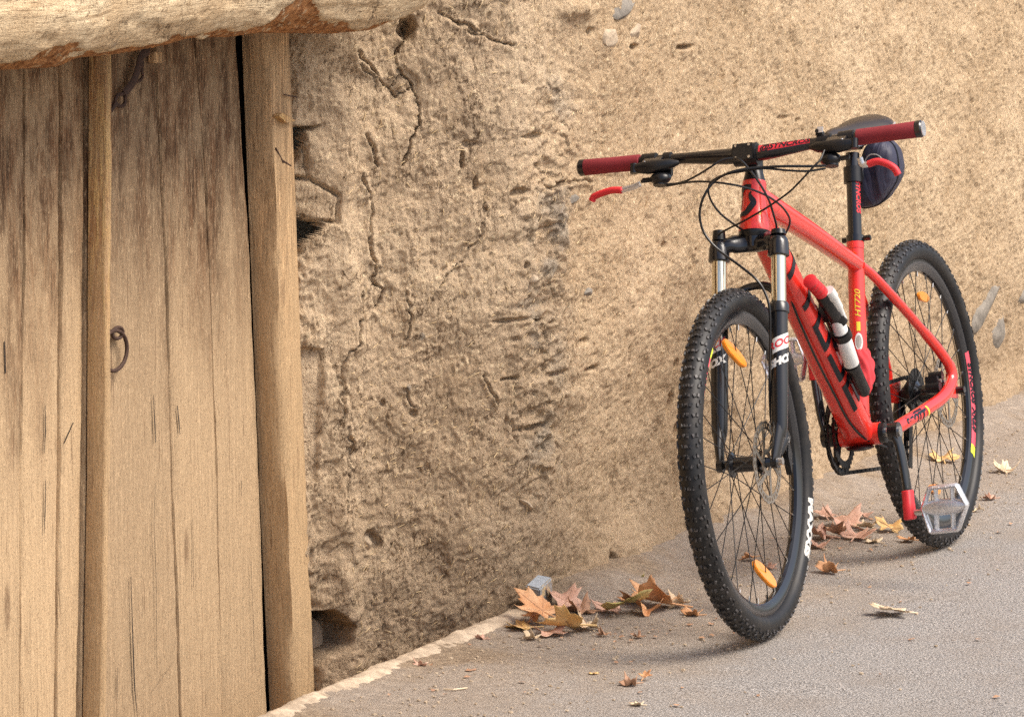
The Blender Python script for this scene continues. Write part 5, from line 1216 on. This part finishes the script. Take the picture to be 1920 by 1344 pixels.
L = [
 ('pinkish brown leaf standing up right behind the stone block', 1062, 1146, .120, 1, 2.6, -.75, .1, .5),
 ('orange red leaf propped against the stone block', 1018, 1172, .125, 0, 2.9, -.8, -.1, .6),
 ('small orange curled leaf tip in front of the stone block', 1000, 1166, .060, 0, .6, -.9, .3, .9),
 ('long golden leaf curled in front of the stone block', 1068, 1188, .120, 2, 1.5, .1, .45, .9),
 ('thin golden leaf lying flat at the end of the kerb', 982, 1180, .085, 2, 1.3, .0, .1, .4),
 ('dark pink leaf under the orange leaf pile', 1035, 1192, .080, 1, .4, 0, 0, .5),
 ('small pale crumpled leaf just below the stone block pile', 1000, 1200, .045, 4, 2.0, 0, .2, 1.1),
 ('pale torn leaf between the golden leaf and the green one', 1088, 1176, .060, 4, .9, .1, .2, 1.0),
 ('yellow green leaf with pointed lobes between the two leaf piles', 1172, 1152, .125, 3, 3.5, .4, .15, .6),
 ('dark red leaf showing behind the yellow green leaf', 1140, 1148, .070, 1, 2.2, -.5, 0, .7),
 ('large orange fan shaped leaf left of the front tyre', 1240, 1142, .145, 0, 1.2, .15, .3, 1.1),
 ('brown leaf behind the large orange fan shaped leaf', 1195, 1130, .085, 0, 4.4, -.2, .1, .8),
 ('small yellow green leaf lying alone above the orange fan leaf', 1196, 1090, .060, 3, 1.6, 0, .1, .8),
 ('small brown crumpled leaf beside the front tyre tread', 1302, 1155, .055, 0, 1.2, 0, .1, 1.1),
 ('pale yellow leaf lying alone on the asphalt at right', 1678, 1153, .105, 4, 1.5, .16, .10, .30),
 ('rolled orange leaf lying behind the front tyre', 1558, 1074, .075, 0, 1.5, .1, 0, 1.8),
 ('large pinkish leaf on the pile between the wheels', 1585, 990, .125, 1, 2.1, -.4, .1, .7),
 ('long thin pinkish leaf at the back of the pile between the wheels', 1548, 972, .085, 1, 1.4, -.2, .1, .6),
 ('ragged dusty pink leaf at the front of the pile between the wheels', 1605, 1012, .095, 1, .8, -.3, .1, .8),
 ('pink brown leaf half hidden by the front tyre', 1540, 1012, .095, 1, 2.8, -.4, .2, .9),
 ('small dull leaf below the pile beside the front tyre', 1532, 1028, .070, 1, .3, 0, .1, .8),
 ('golden orange leaf touching the rear tyre', 1668, 998, .085, 2, 1.8, -.6, .1, .9),
 ('orange leaf pinned partly under the rear tyre', 1706, 1016, .060, 0, 1.3, 0, .1, .7),
 ('small tan leaf between the pile and the golden leaf', 1640, 1018, .050, 4, 1.0, 0, .1, .9),
 ('curled brown leaf near the chain line', 1618, 972, .060, 1, 2.2, -.3, .1, 1.0),
 ('orange leaf seen through the spokes of the rear wheel', 1770, 866, .100, 2, 1.2, -.3, .1, .8),
 ('beige leaf right of the rear tyre', 1884, 886, .085, 4, 1.3, -.2, .1, .9),
 ('brown curled leaf by the wall at the right edge', 1912, 760, .080, 0, 2.0, -.3, .1, 1.0),
 ('small pink leaf right of the rear tyre', 1858, 937, .050, 1, 1.4, 0, .1, .9),
 ('tiny tan leaf close to the rear tyre', 1832, 958, .038, 4, 2.4, 0, .1, .9),
 ('small pale leaf against the wall foot at the right', 1862, 802, .055, 4, .8, -.2, .1, .9),
 ('dull brown curled leaf behind the pink leaf by the stone block', 1092, 1152, .085, 5, .8, .1, .2, 1.2),
 ('tan curled leaf overlapping the golden leaf', 1105, 1180, .075, 4, 2.4, .2, -.2, 1.3),
 ('rust coloured leaf at the left of the orange fan shaped leaf', 1212, 1150, .080, 0, 3.0, .1, -.2, 1.2),
 ('pale tan leaf right of the orange fan shaped leaf', 1276, 1140, .060, 4, 2.0, .1, .2, 1.3),
 ('brown curled leaf in the middle of the pile between the wheels', 1570, 1008, .080, 5, 1.2, .1, .2, 1.2),
 ('tan leaf at the right of the pile between the wheels', 1628, 995, .075, 4, 2.4, .1, .2, 1.1),
 ('brown curled leaf on the road in the lower middle', 1184, 1286, .050, 5, 1.5, 0, .1, 1.3),
 ('small upright reddish leaf on the road in the lower middle', 1210, 1276, .032, 0, .3, -1.0, .1, .8),
 ('small beige leaf near the bottom edge', 1197, 1323, .034, 4, 1.3, 0, .1, .6),
 ('small yellow leaf on the road left of centre', 1114, 1264, .022, 2, 1.0, 0, .1, .6),
 ('small dark brown leaf right of the long golden leaf', 1198, 1196, .030, 5, 1.0, 0, .1, 1.2),
 ('reddish leaf lying on the mortar kerb dirt', 905, 1200, .034, 1, 1.0, 0, .1, 1.0),
 ('small leaf beside the middle of the kerb', 790, 1250, .036, 1, 2.0, 0, .1, 1.0),
 ('brown crumpled leaf in front of the golden leaf', 1132, 1192, .034, 5, 1.7, 0, .1, 1.3),
 ('orange fragment seen through the front spokes', 1408, 1052, .050, 0, 1.4, 0, .1, .9),
 ('tan fragment low inside the front wheel', 1440, 1068, .045, 1, .8, 0, .1, .9),
]
zc = {1: .018, 3: .010, 5: .001, 8: .006, 10: .01, 16: .008, 18: .003}
for i, a in enumerate(L): leaf(*a, seed=i, lift=zc.get(i, 0)*.3)
# small litter nobody could count
lt_ = MB()
for k in range(110):
    if rng.random() < .5: c_ = rng.choice([(1050, 1190, 110, 30), (1600, 1000, 110, 40), (850, 1230, 200, 50), (1250, 1180, 120, 40)]); u, v = rng.gauss(c_[0], c_[2]*.5), rng.gauss(c_[1], c_[3]*.5)
    else: u, v = rng.uniform(700, 1900), rng.uniform(850, 1330)
    p = on_ground(u, v, .002); sN = (Vector((p.x, p.y))-Vector(ORG)).dot(Vector(NX))
    if sN < .03 or sN > 1.3: continue
    r0 = rng.uniform(.003, .010); a = rng.uniform(0, 6.28); n_ = 5
    pts = [p+V(r0*rng.uniform(.4, 1.2)*math.cos(a+6.28*j/n_), r0*rng.uniform(.4, 1.2)*math.sin(a+6.28*j/n_), rng.uniform(0, .004)) for j in range(n_)]
    lt_.add(pts, [tuple(range(n_))])
o = lt_.build('leaf_litter', LM[5], None, smooth=0, recalc=False); tag(o, 'broken leaf crumbs scattered over the road by the wall', 'leaf litter', kind='stuff')
tw = MB().sweep([on_ground(832, 1291, .003), on_ground(850, 1292, .004), on_ground(876, 1289, .003)], .0016, 5)
o = tw.build('twig', LM[4], None); tag(o, 'thin pale twig lying on the road near the bottom', 'twig')
